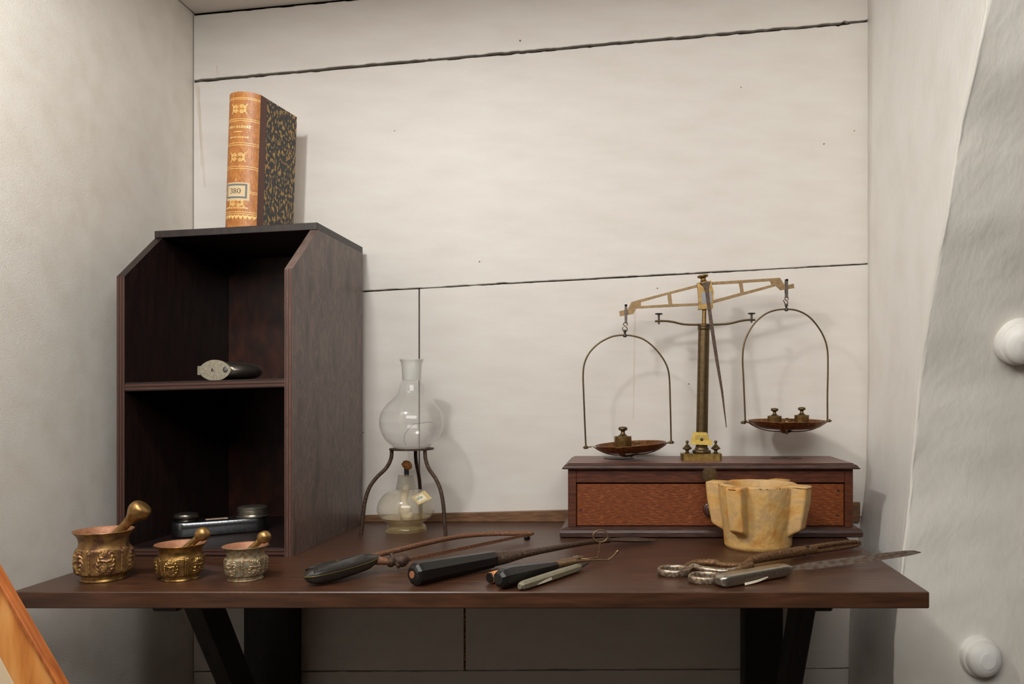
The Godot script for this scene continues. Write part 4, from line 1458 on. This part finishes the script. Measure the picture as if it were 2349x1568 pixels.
func hanger(t: Node3D, o: Vector3, beam: Node3D, bar: Array, hook: Array, eye: Vector2, bow: Array, ends: Array, centre: Vector2, tilt: float, rad: float):
	# steel stirrup round the beam end
	var st := begin()
	var a: Vector3 = o + B(bar[0][0], bar[0][1])
	var b: Vector3 = o + B(bar[1][0], bar[1][1])
	for s in [-1, 1]:
		box_at(st, Transform3D(Basis(), Vector3((a.x + b.x) / 2, 0, o.z - BD + s * 0.0045)), Vector3(-0.0026, b.y + 0.008, -0.0009), Vector3(0.0026, a.y, 0.0009), 0.0003)
	box(st, Vector3((a.x + b.x) / 2 - 0.0024, b.y, o.z - BD - 0.0052), Vector3((a.x + b.x) / 2 + 0.0024, b.y + 0.0095, o.z - BD + 0.0052), 0.0004)
	box(st, Vector3((a.x + b.x) / 2 - 0.0026, a.y - 0.004, o.z - BD - 0.0054), Vector3((a.x + b.x) / 2 + 0.0026, a.y, o.z - BD + 0.0054), 0.0004)
	part(t, "stirrup", st, M.steel_dark)
	# S hook, joint and bow
	var pan := Node3D.new()
	pan.name = "hanging_pan"
	t.add_child(pan, true)
	var pts := []
	for q in hook:
		pts.append(o + B(q[0], q[1]))
	st = begin()
	tube(st, curve3(pts, 4), 0.0010, 8)
	part(pan, "hook", st, M.dark_brass)
	st = begin()
	lathe(st, curve2([Vector2(0, -0.0042), Vector2(0.0036, -0.003), Vector2(0.0038, 0.001), Vector2(0.0020, 0.0034), Vector2(0.0022, 0.0052), Vector2(0.0034, 0.008), Vector2(0.0030, 0.0105), Vector2(0, 0.0118)], 3), 20, Transform3D(Basis(), o + B(eye.x, eye.y)), 60)
	part(pan, "swivel", st, M.steel_dark)
	pts = []
	for q in bow:
		pts.append(o + B(q[0], q[1]))
	st = begin()
	tube(st, curve3(pts, 5), 0.0017, 10)
	part(pan, "bow", st, M.dark_brass)
	# the pan: a shallow dish carried by a cross of straps
	var c := o + B(centre.x, centre.y)
	var xf := Transform3D(Basis.from_euler(Vector3(0.02, 0, tilt)), c)
	st = begin()
	var dish := [Vector2(0, -0.0158), Vector2(rad * 0.55, -0.0155), Vector2(rad * 0.78, -0.0128), Vector2(rad * 0.93, -0.0062), Vector2(rad * 0.985, -0.0006), Vector2(rad, 0.0), Vector2(rad * 1.0, 0.0008), Vector2(rad * 0.975, 0.0006), Vector2(rad * 0.92, -0.0050), Vector2(rad * 0.77, -0.0114), Vector2(rad * 0.54, -0.0143), Vector2(0, -0.0146)]
	lathe(st, curve2(dish, 3), 72, xf, 70)
	part(pan, "dish", st, M.pan)
	st = begin()
	for w in 2:
		var path := []
		for i in 25:
			var s := -1.0 + 2.0 * i / 24.0
			var r := rad * (1.0 + (0.06 if w == 0 else 0.0)) * s
			var y := -0.0215 + 0.0215 * pow(absf(s), 3.2)
			var v := Vector3(r, y, 0) if w == 0 else Vector3(0, y * 1.0 - (0.0016 if absf(s) < 0.97 else 0.0), r * 1.02)
			path.append(xf * (Basis.from_euler(Vector3(0, -0.32, 0)) * v if w == 1 else v))
		tube(st, path, 0.0042 if w == 0 else 0.0068, 8, 0.22, xf.basis.y)
	part(pan, "strap", st, M.pan)
	st = begin()
	lathe(st, arc_profile(0.0032, 8), 16, Transform3D(Basis(), xf * Vector3(0, -0.0238, 0)))
	part(pan, "boss", st, M.dark_brass)
	for e in 2:
		st = begin()
		var p := o + B(ends[e][0] + (24 if e == 0 else -24), ends[e][1])
		lathe(st, [Vector2(0, -0.003), Vector2(0.0042, -0.0026), Vector2(0.0046, 0), Vector2(0.0040, 0.0028), Vector2(0.0022, 0.0036), Vector2(0, 0.0036)], 16, Transform3D(Basis.from_euler(Vector3(0, 0, tilt)), p), 40)
		tube(st, [o + B(ends[e][0], ends[e][1]), o + B(ends[e][0] + (70 if e == 0 else -70), ends[e][1] + (-6 if tilt > 0.02 else -2) * (1 if e == 0 else -1))], 0.0030, 8, 0.4, Vector3.UP)
		part(pan, "pan_lug", st, M.dark_brass)

func weight(label: String, at: Vector3, r: float, h: float, up: Basis):
	var t := thing("brass_weight", label, "weight", at, "brass weights in the balance pans")
	t.basis = up
	var st := begin()
	lathe(st, [Vector2(0, 0), Vector2(r * 0.98, 0), Vector2(r, 0.0006), Vector2(r, h - 0.0006), Vector2(r * 0.97, h), Vector2(0, h)], 40, Transform3D(), 30)
	part(t, "weight_body", st, M.brass)
	st = begin()
	lathe(st, curve2([Vector2(0, h), Vector2(r * 0.52, h), Vector2(r * 0.50, h + r * 0.1), Vector2(r * 0.34, h + r * 0.2), Vector2(r * 0.24, h + r * 0.42), Vector2(r * 0.26, h + r * 0.6), Vector2(r * 0.50, h + r * 0.72), Vector2(r * 0.53, h + r * 0.9), Vector2(r * 0.46, h + r * 1.03), Vector2(r * 0.2, h + r * 1.1), Vector2(0, h + r * 1.11)], 3), 32, Transform3D(), 60)
	part(t, "knob", st, M.dark_brass)

func weights():
	var tilt := Basis.from_euler(Vector3(0.02, 0, 0.0565))
	var lo := Transform3D(tilt, B(431, 1424))
	var hi := Transform3D(Basis.from_euler(Vector3(0.02, 0, -0.004)), B(1654, 1243))
	var u := 0.0002557
	weight("largest knobbed brass weight, in the lower pan of the balance", lo * Vector3((368 - 431) * u, -0.0146, 0.004), 0.0172, 0.0315, Basis())
	weight("tiny knobbed brass weight in the lower pan of the balance", lo * Vector3((490 - 431) * u, -0.0144, 0.014), 0.0058, 0.012, tilt)
	weight("squat knobbed brass weight at the left in the raised pan of the balance", hi * Vector3((1559 - 1654) * u, -0.0146, -0.004), 0.0141, 0.0245, hi.basis)
	weight("squat knobbed brass weight at the right in the raised pan of the balance", hi * Vector3((1772 - 1654) * u, -0.0146, -0.004), 0.0145, 0.0262, hi.basis)
	weight("tiny knobbed brass weight between the two weights in the raised pan", hi * Vector3((1645 - 1654) * u, -0.0146, 0.012), 0.0056, 0.0152, hi.basis)
	# a tiny button weight beside the smallest one
	var b := thing("button_weight", "flat button weight beside the tiny weight in the lower pan", "weight", lo * Vector3((460 - 431) * u, -0.0144, 0.018), "brass weights in the balance pans")
	b.basis = tilt
	var st := begin()
	lathe(st, [Vector2(0, 0), Vector2(0.0042, 0), Vector2(0.0042, 0.0020), Vector2(0.0034, 0.0028), Vector2(0.0014, 0.0030), Vector2(0.0012, 0.0062), Vector2(0.0030, 0.0070), Vector2(0.0028, 0.0084), Vector2(0, 0.009)], 20, Transform3D(), 40)
	part(b, "weight_body", st, M.dark_brass)

# ---------- stone mortar ----------
func stone_mortar():
	var at := Vector3(0.2262, TOP, -1.430)
	var t := thing("stone_mortar", "heavy yellowish stone mortar with four upright lugs, in front of the drawer", "mortar", at)
	var h := 0.1125
	var nz := FastNoiseLite.new()
	nz.seed = 77
	nz.frequency = 1.0
	var rings := []
	var nt := 288
	var lugs := [deg_to_rad(33), deg_to_rad(125), deg_to_rad(208), deg_to_rad(309)]
	var outer := func(a: float, f: float) -> float:
		var body := lerpf(0.0592, 0.0695, smoothstep(0.0, 1.0, f)) - 0.004 * pow(1.0 - minf(f / 0.06, 1.0), 2.0)
		var add := 0.0
		for l in lugs:
			var d: float = absf(angle_difference(a, l)) * 0.078
			var w := 0.0118
			var s := 1.0 - smoothstep(w * 0.96, w + 0.0055, d)
			var start := smoothstep(0.20, 0.36, f)
			add = maxf(add, s * start * (lerpf(0.0205, 0.0262, f)))
		var chip := nz.get_noise_3d(cos(a) * 2.4, f * 2.6, sin(a) * 2.4) * 0.0011 + nz.get_noise_3d(cos(a) * 11, f * 13, sin(a) * 11) * 0.0005
		return body + add + chip
	for i in 49:
		var f := i / 48.0
		var r := PackedVector3Array()
		for j in nt:
			var a := TAU * j / nt
			var q: float = outer.call(a, f)
			r.append(Vector3(cos(a) * q, f * h * 0.975, sin(a) * q))
		rings.append(r)
	for q in [[0.0, 0.975], [0.0012, 0.988], [0.003, 0.996], [0.006, 1.0]]:
		var r := PackedVector3Array()
		for j in nt:
			var a := TAU * j / nt
			var rad: float = outer.call(a, 1.0) - q[0]
			r.append(Vector3(cos(a) * rad, h * q[1] + nz.get_noise_3d(cos(a) * 3, 9, sin(a) * 3) * 0.001, sin(a) * rad))
		rings.append(r)
	for q in [[0.0622, 1.0], [0.0614, 0.997], [0.0606, 0.99], [0.0596, 0.97], [0.0575, 0.85], [0.054, 0.65], [0.046, 0.45], [0.03, 0.30], [0.012, 0.25], [0.0006, 0.245]]:
		var r := PackedVector3Array()
		for j in nt:
			var a := TAU * j / nt
			var rad: float = q[0] * (1.0 + 0.012 * nz.get_noise_2d(cos(a) * 2 + 3, sin(a) * 2))
			r.append(Vector3(cos(a) * rad, h * q[1] + nz.get_noise_3d(cos(a) * 3, 9, sin(a) * 3) * 0.001 * (1.0 if q[1] > 0.98 else 0.0), sin(a) * rad))
		rings.append(r)
	var st := begin()
	loft(st, rings)
	part(t, "mortar_body", st, M.stone)

# ---------- instruments on the table ----------
# A bar between two points with sections [along 0..1, half width, half height, lift]; p is the corner sharpness (2 = oval, high = box).
func handle(st: SurfaceTool, a: Vector3, b: Vector3, sections: Array, sides := 32, p := 2.0, smooth := 1):
	var d := (b - a).normalized()
	var side := d.cross(Vector3.UP).normalized()
	var up := side.cross(d)
	var rings := []
	for s in sections:
		var c: Vector3 = a.lerp(b, s[0]) + up * (s[3] if s.size() > 3 else 0.0)
		var r := PackedVector3Array()
		for j in sides:
			var t := TAU * (j + 0.5) / sides
			var x: float = signf(cos(t)) * pow(absf(cos(t)), 2.0 / p)
			var y: float = signf(sin(t)) * pow(absf(sin(t)), 2.0 / p)
			r.append(c + side * x * s[1] + up * y * s[2])
		rings.append(r)
	loft(st, rings, smooth)

func instruments():
	bow_saw()
	black_probe()
	loop_tool()
	hook_tool()
	grey_knife()
	ring_forceps()
	long_knife()

func bow_saw():
	var a := H(703, 1323, 0.0140)
	var b := H(866, 1282, 0.0205)
	var t := thing("bow_saw", "rusty surgical bow saw with a black checkered oval handle, left of the other instruments", "saw", Vector3(a.x, TOP, a.z))
	var o := -t.position
	a += o
	b += o
	var sec := []
	for i in 19:
		var s := i / 18.0
		var w := 0.0165 * sqrt(maxf(1.0 - pow(1.0 - minf(s / 0.30, 1.0), 2.2), 0.0)) * (1.0 - 0.15 * smoothstep(0.3, 0.8, s) - 0.5 * smoothstep(0.78, 1.0, s)) + 0.0006
		var hh := w * 0.80
		sec.append([s * 1.05 - 0.03, w, minf(hh, 0.0135), -0.0008 + 0.002 * smoothstep(0.5, 1.0, s)])
	var st := begin()
	handle(st, a, b, sec, 40, 2.5)
	var grip := part(t, "handle", st, M.horn)
	# checkered upper face: rows of small ridges
	var d := (b - a).normalized()
	var side := d.cross(Vector3.UP).normalized()
	var up := side.cross(d)
	st = begin()
	for i in 46:
		var s := 0.09 + 0.86 * i / 45.0
		var w := 0.0165 * sqrt(maxf(1.0 - pow(1.0 - minf((s + 0.03) / 0.30, 1.0), 2.2), 0.0)) * (1.0 - 0.15 * smoothstep(0.3, 0.8, s) - 0.5 * smoothstep(0.78, 1.0, s))
		var hh := minf(w * 0.80, 0.0135)
		var pts := []
		for j in 13:
			var q := -0.86 + 1.72 * j / 12.0
			var y := hh * pow(maxf(1.0 - pow(absf(q), 2.5), 0.0), 1 / 2.5)
			pts.append(a.lerp(b, s * 1.05 - 0.03) + d * 0.0026 * sin(q * 4.0 + s * 9.0) + side * q * w + up * (y + 0.0003 - 0.0008 + 0.002 * smoothstep(0.5, 1.0, s)))
		tube(st, pts, 0.0008, 6)
	part(grip, "checkering", st, M.horn)
	# brass liner along the side of the handle
	st = begin()
	var liner := []
	for i in 37:
		var s := i / 36.0
		var w := 0.0165 * sqrt(maxf(1.0 - pow(1.0 - minf(s / 0.30, 1.0), 2.2), 0.0)) * (1.0 - 0.15 * smoothstep(0.3, 0.8, s) - 0.5 * smoothstep(0.78, 1.0, s)) + 0.0006
		liner.append(a.lerp(b, s * 1.05 - 0.03) + side * (w - 0.0001) + up * (0.001 + 0.002 * smoothstep(0.5, 1.0, s)))
	tube(st, liner, 0.0007, 6)
	part(grip, "brass_liner", st, M.horn_brass)
	st = begin()
	handle(st, a.lerp(b, 0.40) + up * 0.0126, a.lerp(b, 0.44) + up * 0.0126, [[0, 0.0018, 0.001], [1, 0.0018, 0.001]], 12)
	part(grip, "pin", st, M.horn_brass)
	# frame
	var c0 := b.lerp(a, 0.12)
	var path := [c0, o + H(846, 1277, 0.0220), o + H(900, 1264, 0.0215), o + H(1000, 1240, 0.0185), o + H(1062, 1229, 0.0170), o + H(1130, 1223.5, 0.0155), o + H(1185, 1223, 0.0145), o + H(1220, 1222.5, 0.0135)]
	st = begin()
	tube(st, curve3(path, 5), 0.0047, 12, 0.9, Vector3.UP)
	part(t, "frame", st, M.rust)
	# neck, tensioner and blade
	var n0 := b.lerp(a, 0.04)
	var n1 := o + H(892, 1288, 0.0165)
	var n2 := o + H(936, 1283, 0.0160)
	st = begin()
	tube(st, [n0, n1], [0.0075, 0.0045], 12)
	part(t, "neck", st, M.rust)
	st = begin()
	var dir := (n2 - n1)
	var pts := []
	var rad := []
	for q in [[-0.06, 0.0062], [0.0, 0.0078], [0.1, 0.0085], [0.2, 0.0078], [0.3, 0.0060], [0.38, 0.0068], [0.5, 0.0092], [0.66, 0.0104], [0.82, 0.0096], [0.95, 0.0066], [1.02, 0.0040]]:
		pts.append(n1 + dir * q[0])
		rad.append(q[1])
	tube(st, pts, rad, 20)
	var tn := part(t, "tensioner", st, M.rust_iron)
	var wn := dir.normalized().cross(Vector3.UP).normalized()
	st = begin()
	tube(st, [n1 + dir * 0.3 + wn * 0.016 - Vector3(0, 0.006, 0), n1 + dir * 0.3 + wn * 0.011 - Vector3(0, 0.004, 0), n1 + dir * 0.3, n1 + dir * 0.3 - wn * 0.008 + Vector3(0, 0.006, 0), n1 + dir * 0.3 - wn * 0.012 + Vector3(0, 0.0085, 0)], [0.0030, 0.0024, 0.0024, 0.0026, 0.0036], 10)
	part(tn, "wing", st, M.rust_iron)
	var e0 := o + H(934, 1284, 0.0155)
	var e1 := o + H(1224, 1223, 0.0120)
	st = begin()
	handle(st, e0, e1, [[0, 0.0016, 0.0046], [0.5, 0.0015, 0.0040], [1, 0.0014, 0.0034]], 4, 2.0, 0)
	part(t, "blade", st, M.rust)
	st = begin()
	var sp := o + H(1209, 1236, 0.0)
	lathe(st, [Vector2(0, 0), Vector2(0.0052, 0.0005), Vector2(0.0060, 0.0035), Vector2(0.0050, 0.0060), Vector2(0.0024, 0.0066), Vector2(0.0024, 0.0095), Vector2(0, 0.0098)], 20, Transform3D(Basis(), Vector3(sp.x, 0, sp.z)), 60)
	part(t, "end_screw", st, M.black_iron)

func black_probe():
	var a := H(948, 1317, 0.0166)
	var b := H(1131, 1282, 0.0140)
	var t := thing("octagonal_probe", "heavy instrument with a long black octagonal handle and a rusty tapering shank", "instrument", Vector3(a.x, TOP, a.z))
	var o := -t.position
	a += o
	b += o
	var st := begin()
	handle(st, a, b, [[-0.012, 0.0095, 0.0095], [0.0, 0.0135, 0.0135], [0.025, 0.0164, 0.0164], [0.06, 0.0172, 0.0172], [0.985, 0.0132, 0.0132], [1.0, 0.0120, 0.0120]], 8, 2.0, 0)
	part(t, "handle", st, M.ebony)
	st = begin()
	var d := (b - a).normalized()
	tube(st, [a - d * 0.0028, a + d * 0.004], 0.0052, 20)
	part(t, "copper_rivet", st, M.copper_dot)
	st = begin()
	var p := [b - d * 0.002, o + H(1140, 1280, 0.0142), o + H(1162, 1277, 0.0150), o + H(1203, 1269, 0.0175), o + H(1243, 1262, 0.019), o + H(1284, 1254.5, 0.0195), o + H(1325, 1247, 0.018), o + H(1366, 1241, 0.0150), o + H(1398, 1238, 0.0125)]
	tube(st, curve3(p, 4), _lerp_list([0.0112, 0.0118, 0.0100, 0.0066, 0.0052, 0.0047, 0.0044, 0.0046, 0.0050], 4), 16)
	part(t, "shank", st, M.rust_dark)
	st = begin()
	var q := [o + H(1392, 1238.3, 0.0128), o + H(1427, 1237.4, 0.0100), o + H(1462, 1237.6, 0.0085), o + H(1490, 1238.6, 0.0068), o + H(1508, 1239.2, 0.0060)]
	tube(st, curve3(q, 4), _lerp_list([0.0056, 0.0110, 0.0120, 0.0085, 0.0012], 4), 16, 0.36, Vector3.UP)
	part(t, "spoon_tip", st, M.rust_dark)

func _lerp_list(v: Array, per: int) -> Array:
	var out := []
	for i in v.size() - 1:
		for k in per:
			out.append(lerpf(v[i], v[i + 1], float(k) / per))
	out.append(v[-1])
	return out

func loop_tool():
	var a := H(1122, 1325, 0.0086)
	var b := H(1338, 1279.5, 0.0088)
	var t := thing("wire_loop_tool", "instrument with a tan butt and an upright round wire loop, behind the small black handle", "instrument", Vector3(a.x, TOP, a.z))
	var o := -t.position
	a += o
	b += o
	var st := begin()
	handle(st, a, b, [[0.0, 0.0070, 0.0070], [0.018, 0.0078, 0.0078], [0.02, 0.0084, 0.0084]], 20)
	part(t, "butt_cap", st, M.ebony)
	st = begin()
	handle(st, a, b, [[0.012, 0.0080, 0.0080], [0.09, 0.0088, 0.0086], [0.12, 0.0086, 0.0086]], 20)
	part(t, "tan_butt", st, M.tan_wood)
	st = begin()
	handle(st, a, b, [[0.11, 0.0082, 0.0080], [0.40, 0.0068, 0.0064], [0.60, 0.0054, 0.0054], [0.70, 0.0056, 0.0052], [0.86, 0.0070, 0.0052], [0.94, 0.0052, 0.0046], [0.96, 0.003, 0.003]], 20, 3.0)
	part(t, "wooden_handle", st, M.brown_wood)
	st = begin()
	handle(st, a, b, [[0.88, 0.0034, 0.0030, 0.003], [0.93, 0.0040, 0.0036, 0.0032], [1.0, 0.0020, 0.0020, 0.001], [1.01, 0.001, 0.001, 0.001]], 12)
	part(t, "steel_tip", st, M.nickel_rust)
	var e := H(1369, 1278.5, 0.008)
	var dd := -e.z
	var p := [b.lerp(a, 0.04), o + H(1352, 1281, 0.0088), o + e, o + W(1373, 1272, dd), o + W(1375, 1258, dd), o + W(1376.5, 1244, dd)]
	st = begin()
	tube(st, curve3(p, 5), 0.00155, 10)
	part(t, "wire_stem", st, M.wire)
	var ring := []
	for i in 40:
		var an := TAU * i / 40
		ring.append(o + W(1377.5 + 16.8 * cos(an), 1229 + 13.6 * sin(an), dd + 0.004 * cos(an)))
	st = begin()
	tube(st, ring, 0.0013, 8, 1.0, Vector3.ZERO, 1, true)
	part(t, "wire_loop", st, M.wire)

func hook_tool():
	var a := H(1147, 1327, 0.0152)
	var b := H(1276, 1296, 0.0100)
	var t := thing("black_hook_tool", "instrument with a tapering faceted black handle and a thin curved hook", "instrument", Vector3(a.x, TOP, a.z))
	var o := -t.position
	a += o
	b += o
	var st := begin()
	handle(st, a, b, [[-0.03, 0.0075, 0.0075], [0.0, 0.0118, 0.0118], [0.05, 0.0145, 0.0145], [0.14, 0.0152, 0.0152], [0.3, 0.0144, 0.0138], [1.0, 0.0058, 0.0058]], 8, 2.0, 0)
	part(t, "handle", st, M.ebony)
	st = begin()
	var p := [b, o + H(1300, 1291.5, 0.0105), o + H(1322, 1287, 0.0112)]
	tube(st, curve3(p, 4), _lerp_list([0.0056, 0.0046, 0.0036], 4), 14)
	part(t, "ferrule", st, M.wire)
	var q := [o + H(1320, 1287, 0.0112), o + H(1345, 1285, 0.0095), o + H(1372, 1284, 0.0075), o + H(1393, 1283.5, 0.0060)]
	var e := H(1393, 1283.5, 0.0060)
	var dd := -e.z
	q.append_array([o + W(1402, 1279, dd), o + W(1410, 1272, dd), o + W(1415, 1265.5, dd), o + W(1418.5, 1261, dd)])
	st = begin()
	tube(st, curve3(q, 4), _lerp_list([0.0022, 0.0018, 0.0015, 0.0014, 0.0014, 0.0016, 0.0020, 0.0014], 4), 10)
	part(t, "hook", st, M.wire)

func grey_knife():
	var a := H(1196, 1343.5, 0.0064)
	var b := H(1331, 1299.5, 0.0072)
	var t := thing("grey_scalpel", "small knife with a faceted grey metal handle and a short dark pointed blade", "scalpel", Vector3(a.x, TOP, a.z))
	var o := -t.position
	a += o
	b += o
	var st := begin()
	handle(st, a, b, [[-0.03, 0.0035, 0.0035], [0.0, 0.0062, 0.0055], [0.05, 0.0078, 0.0062], [0.5, 0.0078, 0.0064], [0.95, 0.0066, 0.0058], [0.99, 0.0048, 0.0048]], 8, 2.6, 0)
	var hd := part(t, "handle", st, M.grey_handle)
	var d := (b - a).normalized()
	var side := d.cross(Vector3.UP).normalized()
	st = begin()
	var poly := PackedVector2Array([Vector2(0.026, -0.0030), Vector2(0.030, -0.0012), Vector2(0.036, -0.0006), Vector2(0.042, 0.0004), Vector2(0.058, 0.0016), Vector2(0.060, -0.0022), Vector2(0.045, -0.0030)])
	prism(st, poly, func(q: Vector2, w: float) -> Vector3: return a + d * q.x + Vector3(0, q.y, 0) + side * w, 0.0060, 0.0076)
	part(hd, "paper_remnant", st, M.paper)
	st = begin()
	handle(st, b, o + H(1352, 1289, 0.0095), [[-0.05, 0.0035, 0.0022], [0.3, 0.0032, 0.0020], [0.9, 0.0012, 0.001], [1.0, 0.0003, 0.0003]], 8, 2.0, 0)
	part(t, "blade", st, M.black_iron)

func ring_forceps():
	var r1 := H(1545, 1309, 0.006)
	var r2 := H(1617, 1325, 0.006)
	var t := thing("ring_forceps", "long rusty forceps with two ring handles and narrow jaws, before the stone mortar", "forceps", Vector3(0.18, TOP, -1.27))
	var o := -t.position
	for i in 2:
		var c: Vector3 = (r1 if i == 0 else r2) + o
		var rings := []
		var n := 44
		for j in n:
			var an := TAU * j / n
			var dirv := Vector3(cos(an), 0, sin(an))
			var mid := c + Vector3(dirv.x * 0.0222, 0, dirv.z * 0.0196)
			var r := PackedVector3Array()
			for k in 10:
				var q := TAU * k / 10
				r.append(mid + dirv * cos(q) * 0.0024 + Vector3(0, sin(q) * 0.0058, 0))
			rings.append(r)
		var st := begin()
		loft(st, rings, 1, false, true)
		part(t, "finger_ring", st, M.nickel_rust)
	# the two arms from the rings to the joint
	var st2 := begin()
	var p1 := [r1 + o + Vector3(0.016, 0.001, -0.013), o + H(1592, 1291, 0.0085), o + H(1638, 1289.5, 0.0100), o + H(1652, 1294, 0.0095), o + H(1690, 1296, 0.0085), o + H(1716, 1293, 0.0090)]
	tube(st2, curve3(p1, 5), _lerp_list([0.0040, 0.0052, 0.0054, 0.0040, 0.0040, 0.0046], 5), 12)
	part(t, "arm", st2, M.tongs)
	st2 = begin()
	var p2 := [r1 + o + Vector3(0.0215, 0.0005, -0.004), o + H(1590, 1299, 0.0085), o + H(1612, 1304, 0.0085), o + H(1650, 1309, 0.0080), o + H(1690, 1306, 0.0085), o + H(1722, 1296, 0.0100)]
	tube(st2, curve3(p2, 5), _lerp_list([0.0040, 0.0052, 0.0046, 0.0042, 0.0042, 0.0046], 5), 12)
	part(t, "arm", st2, M.nickel_rust)
	st2 = begin()
	var p3 := [r2 + o + Vector3(0.0215, 0.0005, -0.004), o + H(1680, 1314, 0.0080), o + H(1705, 1303, 0.0095), o + H(1724, 1295, 0.0105)]
	tube(st2, curve3(p3, 5), _lerp_list([0.0040, 0.0044, 0.0046, 0.0050], 5), 12)
	part(t, "arm", st2, M.tongs)
	# the shank and the two jaws, with a slit between them
	st2 = begin()
	var s0 := o + H(1708, 1299, 0.0085)
	var p4 := [s0, o + H(1722, 1286, 0.0125), o + H(1745, 1279.5, 0.0140), o + H(1790, 1271, 0.0140), o + H(1850, 1261.5, 0.0130), o + H(1868, 1259, 0.0125)]
	tube(st2, curve3(p4, 5), _lerp_list([0.0050, 0.0060, 0.0070, 0.0082, 0.0082, 0.0076], 5), 14)
	part(t, "shank", st2, M.tongs)
	st2 = begin()
	var hp := o + H(1850, 1262, 0.0132)
	tube(st2, [hp + Vector3(0, -0.009, 0), hp + Vector3(0, 0.0086, 0)], 0.0045, 16)
	part(t, "joint_pin", st2, M.rust_dark)
	for s in 2:
		st2 = begin()
		var lift := 0.0046 if s == 0 else -0.0040
		var p5 := [o + H(1850, 1261.8, 0.0130) + Vector3(0, lift * 0.7, 0), o + H(1890, 1256, 0.0125) + Vector3(0, lift, 0), o + H(1930, 1250.5, 0.0115) + Vector3(0, lift, 0), o + H(1960, 1246.5, 0.0105) + Vector3(0, lift * 0.8, 0), o + H(1973, 1245.5, 0.0098) + Vector3(0, lift * 0.25, 0)]
		tube(st2, curve3(p5, 4), _lerp_list([0.0046, 0.0040, 0.0036, 0.0034, 0.0030], 4), 12)
		part(t, "jaw", st2, M.tongs)

func long_knife():
	var a := H(1656, 1331, 0.0088)
	var b := H(1815, 1303, 0.0100)
	var t := thing("amputation_knife", "long knife with a smooth silvery metal handle, its blade reaching past the table edge", "knife", Vector3(a.x, TOP, a.z))
	var o := -t.position
	a += o
	b += o
	var st := begin()
	handle(st, a, b, [[-0.05, 0.006, 0.0042], [-0.035, 0.0098, 0.0068], [0.0, 0.0122, 0.0084], [0.05, 0.0128, 0.0088], [0.86, 0.0118, 0.0086], [0.93, 0.0100, 0.0074], [0.985, 0.0050, 0.0042], [1.0, 0.0040, 0.003]], 40, 4.2)
	var hd := part(t, "handle", st, M.nickel)
	# a strip of paper hanging from the handle
	var d := (b - a).normalized()
	var side := d.cross(Vector3.UP).normalized()
	st = begin()
	var rings := []
	for i in 9:
		var s := i / 8.0
		var c := a + d * lerpf(0.030, 0.074, s) + side * (0.0135 + 0.003 * sin(s * PI)) + Vector3(0, lerpf(-0.0062, -0.0020, s), 0)
		var w := 0.0016 * (1.0 - pow(s, 4.0) * 0.8)
		rings.append(PackedVector3Array([c + Vector3(0, -w, 0) + side * 0.0006, c + Vector3(0, w, 0), c + Vector3(0, w, 0) + side * 0.0004, c + Vector3(0, -w, 0) + side * 0.0010]))
	loft(st, rings, 0)
	part(hd, "paper_strip", st, M.paper)
	# blade: flat, slightly upswept, its edge toward the viewer
	st = begin()
	var e0 := b - d * 0.002
	var e1 := o + H(2113, 1266.5, 0.0115)
	var bd := (e1 - e0)
	var n := Vector3(0, 1, 0)
	var across := bd.normalized().cross(n).normalized()
	var tip := across * 0.55 + Vector3(0, -0.83, 0)
	rings = []
	for q in [[0.0, -0.0035, 0.0030, 0.0016], [0.06, -0.0036, 0.0032, 0.0014], [0.10, -0.0052, 0.0040, 0.0012], [0.16, -0.0058, 0.0056, 0.0011], [0.45, -0.0062, 0.0052, 0.0010], [0.75, -0.0066, 0.0040, 0.0009], [0.88, -0.0062, 0.0030, 0.0008], [0.95, -0.0046, 0.0018, 0.0006], [1.0, -0.0006, 0.0004, 0.0003]]:
		var c: Vector3 = e0 + bd * q[0]
		var th: Vector3 = tip.cross(bd.normalized()).normalized() * q[3]
		rings.append(PackedVector3Array([c + tip * q[1] + th, c + tip * q[2], c + tip * q[1] - th]))
	loft(st, rings, 0)
	part(t, "blade", st, M.blade)

# ---------- the pine board in the foreground ----------
func leaning_board():
	var t := thing("leaning_board", "orange varnished pine board leaning against the wall in the near corner", "board", Vector3(-0.40, 0, -0.93))
	var o := -t.position
	# runs down to the right; its broad face looks toward the viewer
	var d := 0.95
	var p0 := W(-25, 1288, d)
	var p1 := W(137, 1568, d)
	var dir := (p1 - p0).normalized()
	var face := Vector3(dir.y, -dir.x, 0)                  # across the board, to the lower left
	var top := p0 - dir * ((p0.x + 0.929) / dir.x)
	var bot := p0 + dir * ((p0.y - 0.003) / -dir.y)
	for s in [[0.0, 0.0085, "dark_edge", 0.002], [0.0085, 0.109, "board_face", 0.0], [0.109, 0.150, "pale_edge", 0.0]]:
		var st := begin()
		var c := []
		for i in 8:
			var along := bot if i & 1 else top
			var ac: float = s[1] if i & 2 else s[0]
			var v := along + face * ac
			v.z = -d + (s[3] if i & 4 else -0.014)
			if v.y < 0.0:
				v.y = 0.0
			c.append(o + Vector3(maxf(v.x, -0.9305), v.y, v.z))
		hexa(st, c, 0.0012)
		part(t, s[2], st, M.pine if s[2] == "board_face" else (M.pine_dark if s[2] == "dark_edge" else M.pine_pale))
